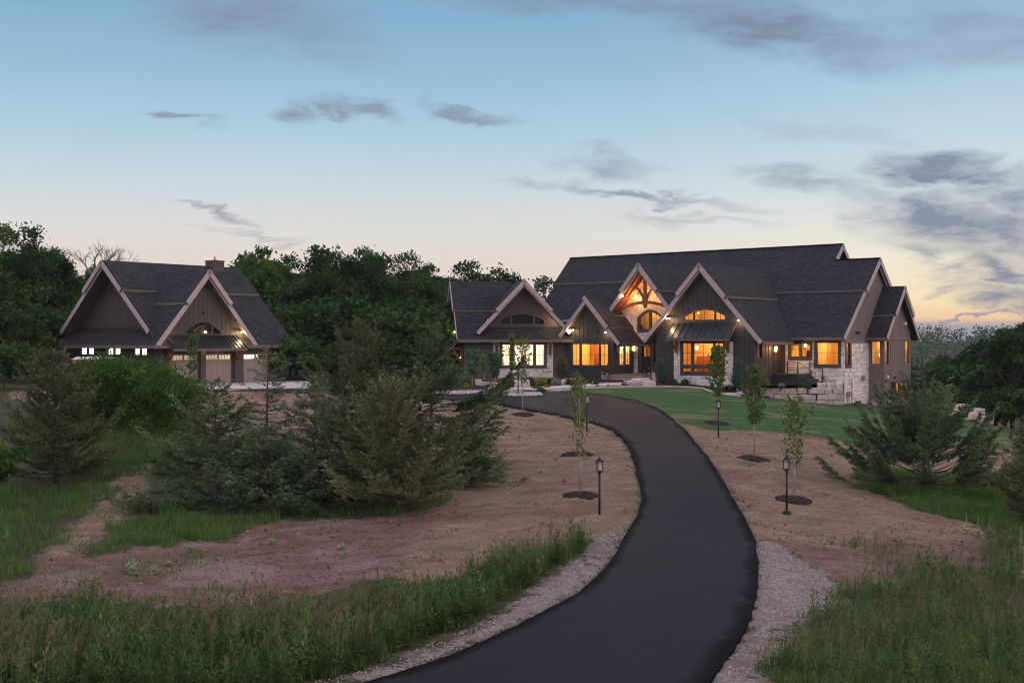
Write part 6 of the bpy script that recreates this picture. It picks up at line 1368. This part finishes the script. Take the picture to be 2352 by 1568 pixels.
# ------------------------------------------------------------------ stones
def rock(name, sx, sy, sz, seed, mat='limestone', block=.5, parent=None):
    import bmesh
    r0 = random.Random(seed); bm = bmesh.new(); bmesh.ops.create_cube(bm, size=2)
    for v in bm.verts: v.co += Vector((r0.uniform(-.16, .16), r0.uniform(-.16, .16), r0.uniform(-.12, .12))) * (1.6 - block)
    bmesh.ops.bevel(bm, geom=bm.edges[:], offset=.16 + .2 * (1 - block), segments=1, affect='EDGES')
    bmesh.ops.subdivide_edges(bm, edges=bm.edges[:], cuts=2, use_grid_fill=True)
    for v in bm.verts: v.co *= 1 + r0.uniform(-.045, .045)
    for v in bm.verts: v.co = Vector((v.co.x * sx / 2, v.co.y * sy / 2, v.co.z * sz / 2 + sz / 2))
    me = bpy.data.meshes.new(name); bm.to_mesh(me); bm.free(); me.materials.append(MATS[mat]); o = bpy.data.objects.new(name, me); COL.objects.link(o)
    if parent is not None: o.parent = parent
    return o
# dry stone retaining wall
A = np.array([(1722 - CXP) / FPX * 95.3, 95.3]); B = np.array([(1937 - CXP) / FPX * 94.3, 94.3]); dv = unit(B - A); Lw = float(np.linalg.norm(B - A)); nv = np.array([dv[1], -dv[0]])
rw = empty('retaining_wall', (A[0], A[1], 0), math.atan2(dv[1], dv[0])); tag(rw, 'dry stacked wall of big pale limestone blocks at the right side of the lawn', 'wall')
random.seed(21); tops = [(.10, .52, 5.0), (-.30, .44, .35), (-.74, .44, .9), (-1.18, .42, 2.6), (-1.6, .4, 4.3), (-1.98, .4, 5.6)]
for zt_, hh, start in tops:
    x = start
    while x < Lw - .25:
        w_ = min(random.uniform(.55, 1.25), Lw - x); 
        if Lw - x - w_ < .35: w_ = Lw - x
        b_ = rock('stone_block', w_ - .02, .8, hh, random.randint(0, 9999), block=.82, parent=rw); b_.location = (x + w_ / 2, .4 + random.uniform(-.13, .1) + (.22 if zt_ > 0 else 0), zt_ - hh + .0 + random.uniform(-.02, .02)); x += w_
tr_ = MB(); hw_ = lambda u, v, z: (11.44 + u * math.cos(-HROT) + v * math.sin(-HROT), 100 - u * math.sin(-HROT) + v * math.cos(-HROT), z)
tr_.prism([(A[0] - .1, A[1] + .5, -.14), ((A[0] + B[0]) / 2, (A[1] + B[1]) / 2 + .5, -.12), (B[0], B[1] + .5, .0), hw_(13.55, 4.85, .0), hw_(8.7, 4.85, -.02), hw_(8.7, -.1, -.12)], (0, 0, -1.6)); o = tr_.build('terrace_bed', 'mulch'); tag(o, kind='structure')
RK = [(1141, 905, 1.15, .9, .66, 'tall jagged pale boulder at the left end of the island stones', .3), (1176, 905.5, 1.5, .9, .46, 'long flat topped pale boulder beside the small lamp', .6), (1099, 881, .5, .4, .4, 'small square pale stone by the garage wing bed', .7), (1118, 884.5, 1.6, .5, .3, 'flat long stone edging the wing bed', .6),
      (1189, 890, .5, .4, .62, 'square upright pale stone in the bed left of the lamp post', .9), (1208, 889.5, .55, .4, .6, 'pointed upright pale stone in the bed right of the lamp post', .4), (1295, 883.5, .4, .35, .45, 'small pale stone left of the dark ball shrub', .6), (1322, 882.5, .8, .4, .5, 'pale stone between the two dark ball shrubs', .7),
      (1446, 884, .9, .5, .4, 'low rugged boulder left of the porch steps', .3), (1471, 884, 1.5, .6, .55, 'wide pale boulder in front of the porch steps', .6), (1491, 887, .95, .6, .45, 'cut square pale stone right of the porch boulder', 1.0), (1712, 893, 1.6, .8, .75, 'pale boulder block left of the retaining wall', .9),
      (1660, 886, .8, .5, .35, 'low pale stone under the right end of the bay window', .7)]
for i, (px, py, sx, sy, sz, lab, bl) in enumerate(RK):
    x, y, z = ground_at(px, py); o = rock('boulder', sx, sy, sz, 300 + i, block=bl); o.location = (x, y, z - .05); o.rotation_euler = (0, 0, random.uniform(-.2, .2)); tag(o, lab, 'boulder')
for i, (px, Y, sx, sz, zo, lab) in enumerate([(2206, 98.2, 1.3, .5, .55, 'upper left stone of the far boulder wall right of the house'), (2240, 98.0, 1.2, .45, .5, 'upper right stone of the far boulder wall right of the house'), (2228, 97.5, 1.1, .5, .05, 'lower middle stone of the far boulder wall'), (2262, 97.3, 1.2, .55, -.05, 'lower right stone of the far boulder wall'), (2190, 97.6, 1.3, .5, .1, 'lower left stone of the far boulder wall'), (2160, 98.4, 1.4, .5, .3, 'pale stone of the far wall seen behind the juniper'), (2035, 96.5, 2.0, .45, .0, 'pale flat stone at the foot of the basement windows')]):
    x, y, z = at_depth(px, Y); o = rock('boulder', sx, .9, sz * 1.15, 340 + i, block=.75); o.location = (x, y, z + zo); tag(o, lab, 'boulder')
for i, (px, py, w_) in enumerate([(1690, 906, 1.4), (1705, 902, .9), (1712, 899, .8), (1745, 893, 1.1), (1770, 890, 1.0)]):
    x, y, z = ground_at(px, py); o = rock('stepping_stone', w_, .8, .1, 360 + i, block=1.0); o.location = (x, y, max(z, -.12 if i > 2 else -9) + .02); tag(o, f'flat grey stepping stone in the mulch path, {ORD[i]} from the lawn', 'paving stone', 'stepping stones by the side stoop')

# ------------------------------------------------------------------ lamps along the drive
def lamp_post():
    r0 = empty('lamp_post', (0, 0, 0)); h = 2.18
    mb = MB(); mb.tube([(0, 0, -.25), (0, 0, h - .56)], [.042, .042], 10); mb.lathe((0, 0, h - .60), [(.05, 0), (.075, .03), (.05, .06)], 10); mb.build('post', 'black_metal', r0, True)
    mb = MB(); w = .095; z0, z1 = h - .54, h - .16
    mb.box(-w - .02, w + .02, -w - .02, w + .02, z0, z0 + .03); mb.box(-w - .03, w + .03, -w - .03, w + .03, z1, z1 + .03)
    for a in (-1, 1):
        for b in (-1, 1): mb.bar((a * w, b * w, z0), (a * w, b * w, z1), .02, .02)
    for a in (-1, 1): mb.bar((a * w, -w, z1 - .07), (a * w, w, z1 - .07), .014, .014); mb.bar((-w, a * w, z1 - .07), (w, a * w, z1 - .07), .014, .014)
    mb.lathe((0, 0, z1 + .03), [(.11, 0), (.09, .04), (.05, .08), (.025, .10), (.03, .125), (.01, .14)], 12)
    lf = mb.build('lantern_frame', 'black_metal', r0)
    mb = MB(); w = .075; mb.box(-w, w, -w, w, z0 + .035, z1 - .01); mb.build('lantern_glass', 'unlit_glass', lf)
    return r0
LP = [(1377, 1183, 'black lamp post nearest the camera on the left verge, unlit'), (1807, 1175, 'black lamp post nearest the camera on the right verge, unlit'), (1650, 1005, 'black lamp post higher up the right verge at the lawn edge, unlit'), (1348, 992, 'black lamp post behind the young trees on the left verge, unlit'), (1190, 908.5, 'small far lamp post at the pebbles of the island, in front of the white window')]
for i, (px, py, lab) in enumerate(LP):
    o = lamp_post() if i == 0 else copy_tree(lp0)
    if i == 0: lp0 = o
    o.location = ground_at(px, py); o.rotation_euler = (0, 0, (.3, -.5, .1, .6, 0)[i]); tag(o, lab, 'lamp post', 'lamp posts along the driveway')

# porch planter and lanterns
def hloc(u, v, z): p = Matrix.Rotation(HROT, 4, 'Z') @ Vector((u, v, z)); return (p.x + 11.44, p.y + 100, p.z)
def floor_lantern(h=.62):
    r0 = empty('floor_lantern', (0, 0, 0)); mb = MB(); w = .13
    mb.box(-w - .02, w + .02, -w - .02, w + .02, 0, .03); mb.box(-w - .02, w + .02, -w - .02, w + .02, h * .72, h * .75)
    for a in (-1, 1):
        for b in (-1, 1): mb.bar((a * w, b * w, 0), (a * w, b * w, h * .73), .022, .022)
    mb.lathe((0, 0, h * .75), [(.15, 0), (.08, .1), (.03, .14)], 8)
    mb.tube([(-.05, 0, h * .93), (-.04, 0, h * 1.02), (.04, 0, h * 1.02), (.05, 0, h * .93)], [.008] * 4, 5); mb.build('lantern_frame', 'black_metal', r0)
    mb = MB(); mb.lathe((0, 0, .03), [(.045, 0), (.045, .2), (.02, .21)], 8); mb.build('candle', 'planter', r0); return r0
fl0 = None
for u, v, z, s, lab in ((-4.5, -1.5, .02, .95, 'black floor lantern, left one before the white planter'), (-4.05, -1.45, .02, 1.2, 'taller black floor lantern, right one before the white planter'), (-.55, -.9, .3, 1.0, 'black floor lantern, left of two at the right side of the steps'), (-.3, -.5, .46, 1.15, 'black floor lantern, right of two at the right side of the steps')):
    o = floor_lantern() if fl0 is None else copy_tree(fl0)
    if fl0 is None: fl0 = o
    o.location = hloc(u, v, z); o.scale = (s,) * 3; o.rotation_euler = (0, 0, HROT); tag(o, lab, 'lantern', 'floor lanterns at the porch steps')
for u, v, z, lab in ((-4.45, -.75, .0, 'tall white planter with red flowers at the left of the porch steps'), (.35, -.7, .1, 'narrow pale planter right of the steps beside the cone conifer')):
    r0 = empty('planter', hloc(u, v, z), HROT); mb = MB(); mb.prism([(-.2, -.2, .68), (.2, -.2, .68), (.2, .2, .68), (-.2, .2, .68)], (0, 0, -.68)); mb.build('pot', 'planter', r0)
    k = 220; d = rand_dirs(k); d[:, 2] = np.abs(d[:, 2]); L, Wd = make_leaf_vectors(k, .07, .4); leaves('foliage', d * rng.uniform(.1, .38, (k, 1)) + [0, 0, .72], L, Wd, 'leaf_bush', rng.random(k), r0)
    k = 26; d = rand_dirs(k); d[:, 2] = np.abs(d[:, 2]); L, Wd = make_leaf_vectors(k, .045, .9); leaves('flowers', d * .36 + [0, 0, .72], L, Wd, 'red_flower', rng.random(k), r0)
    if u < -1: mb = MB(); mb.prism([(0, 0, .7), (.12, 0, 1.15), (.28, 0, 1.5), (.25, 0, 1.2), (.1, 0, .8)], (0, .01, 0)); mb.prism([(0, 0, .7), (-.15, 0, 1.1), (-.38, 0, 1.35), (-.25, 0, 1.05), (-.05, 0, .75)], (0, .01, 0)); mb.build('big_leaf', 'leaf_bush', r0)
    tag(r0, lab, 'planter')
for i, (px, py, lab) in enumerate([(1361.6, 884.5, 'tiny teal marker stake beside the front walk'), (1586.5, 882.5, 'tiny teal marker stake below the bay window'), (1693, 901, 'tiny teal marker stake near the stepping stones')]):
    mb = MB(); mb.lathe((0, 0, 0), [(.02, 0), (.02, .12), (.07, .16), (.07, .26), (.02, .3)], 8); o = mb.build('marker_stake', 'teal_plastic'); o.location = ground_at(px, py); tag(o, lab, 'marker')
# silt fence scraps and buried pipe end
for px, py, L, a, lab in ((365, 1173, 1.9, .5, 'short length of black silt fence lying left of the conifers'), (400, 1132, 1.1, -.1, 'black fence scrap half hidden under the left conifer')):
    mb = MB(); mb.prism([(0, 0, .03), (L * .5, .05, .10), (L, 0, .16), (L, 0, .05), (0, 0, -.05)], (0, .06, 0)); o = mb.build('silt_fence', 'silt_fence'); o.location = ground_at(px - 60, py); o.rotation_euler = (0, 0, a); tag(o, lab, 'fence scrap')
# white vehicle half hidden left of the garage
x, y, z = at_depth(224, 84); o = MB(); o.add([(-1.6, -.8, 2.18), (1.3, -.8, 2.22), (1.3, .8, 2.22), (-1.6, .8, 2.18), (-1.3, -.7, 2.36), (.9, -.7, 2.42), (.9, .7, 2.42), (-1.3, .7, 2.36)], [(0, 3, 2, 1), (4, 5, 6, 7), (0, 1, 5, 4), (1, 2, 6, 5), (2, 3, 7, 6), (3, 0, 4, 7)])
tr_ = empty('parked_trailer', (x, y, z), .2); o.build('roof', 'white_car', tr_); mb = MB(); mb.box(-1.5, 1.2, -.75, .75, .5, 2.18); mb.build('body', 'copper_pipe', tr_)
mb = MB(); 
for sx in (-.8, .8):
    for sy in (-.8, .72): mb.tube([(sx, sy, .35), (sx, sy + .1, .35)], [.35, .35], 14)
mb.build('wheel', 'black_metal', tr_); tag(tr_, 'white topped trailer mostly hidden behind the bush left of the garage', 'trailer')

# the evening air: far trees and hills fade a little towards blue
mb = MB(); mb.box(-900, 900, -60, 1000, -40, 60)
hz = mb.build('haze', 'glass'); hm_ = bpy.data.materials.new('haze'); hm_.use_nodes = True; t = NT(hm_.node_tree); t.n.clear()
vo = t.node('ShaderNodeVolumePrincipled'); vo.inputs['Color'].default_value = (.78, .86, 1, 1); vo.inputs['Density'].default_value = .00013; vo.inputs['Anisotropy'].default_value = .3
out = t.node('ShaderNodeOutputMaterial'); t.link(vo.outputs[0], out.inputs['Volume']); hz.data.materials.clear(); hz.data.materials.append(hm_); tag(hz, kind='stuff')
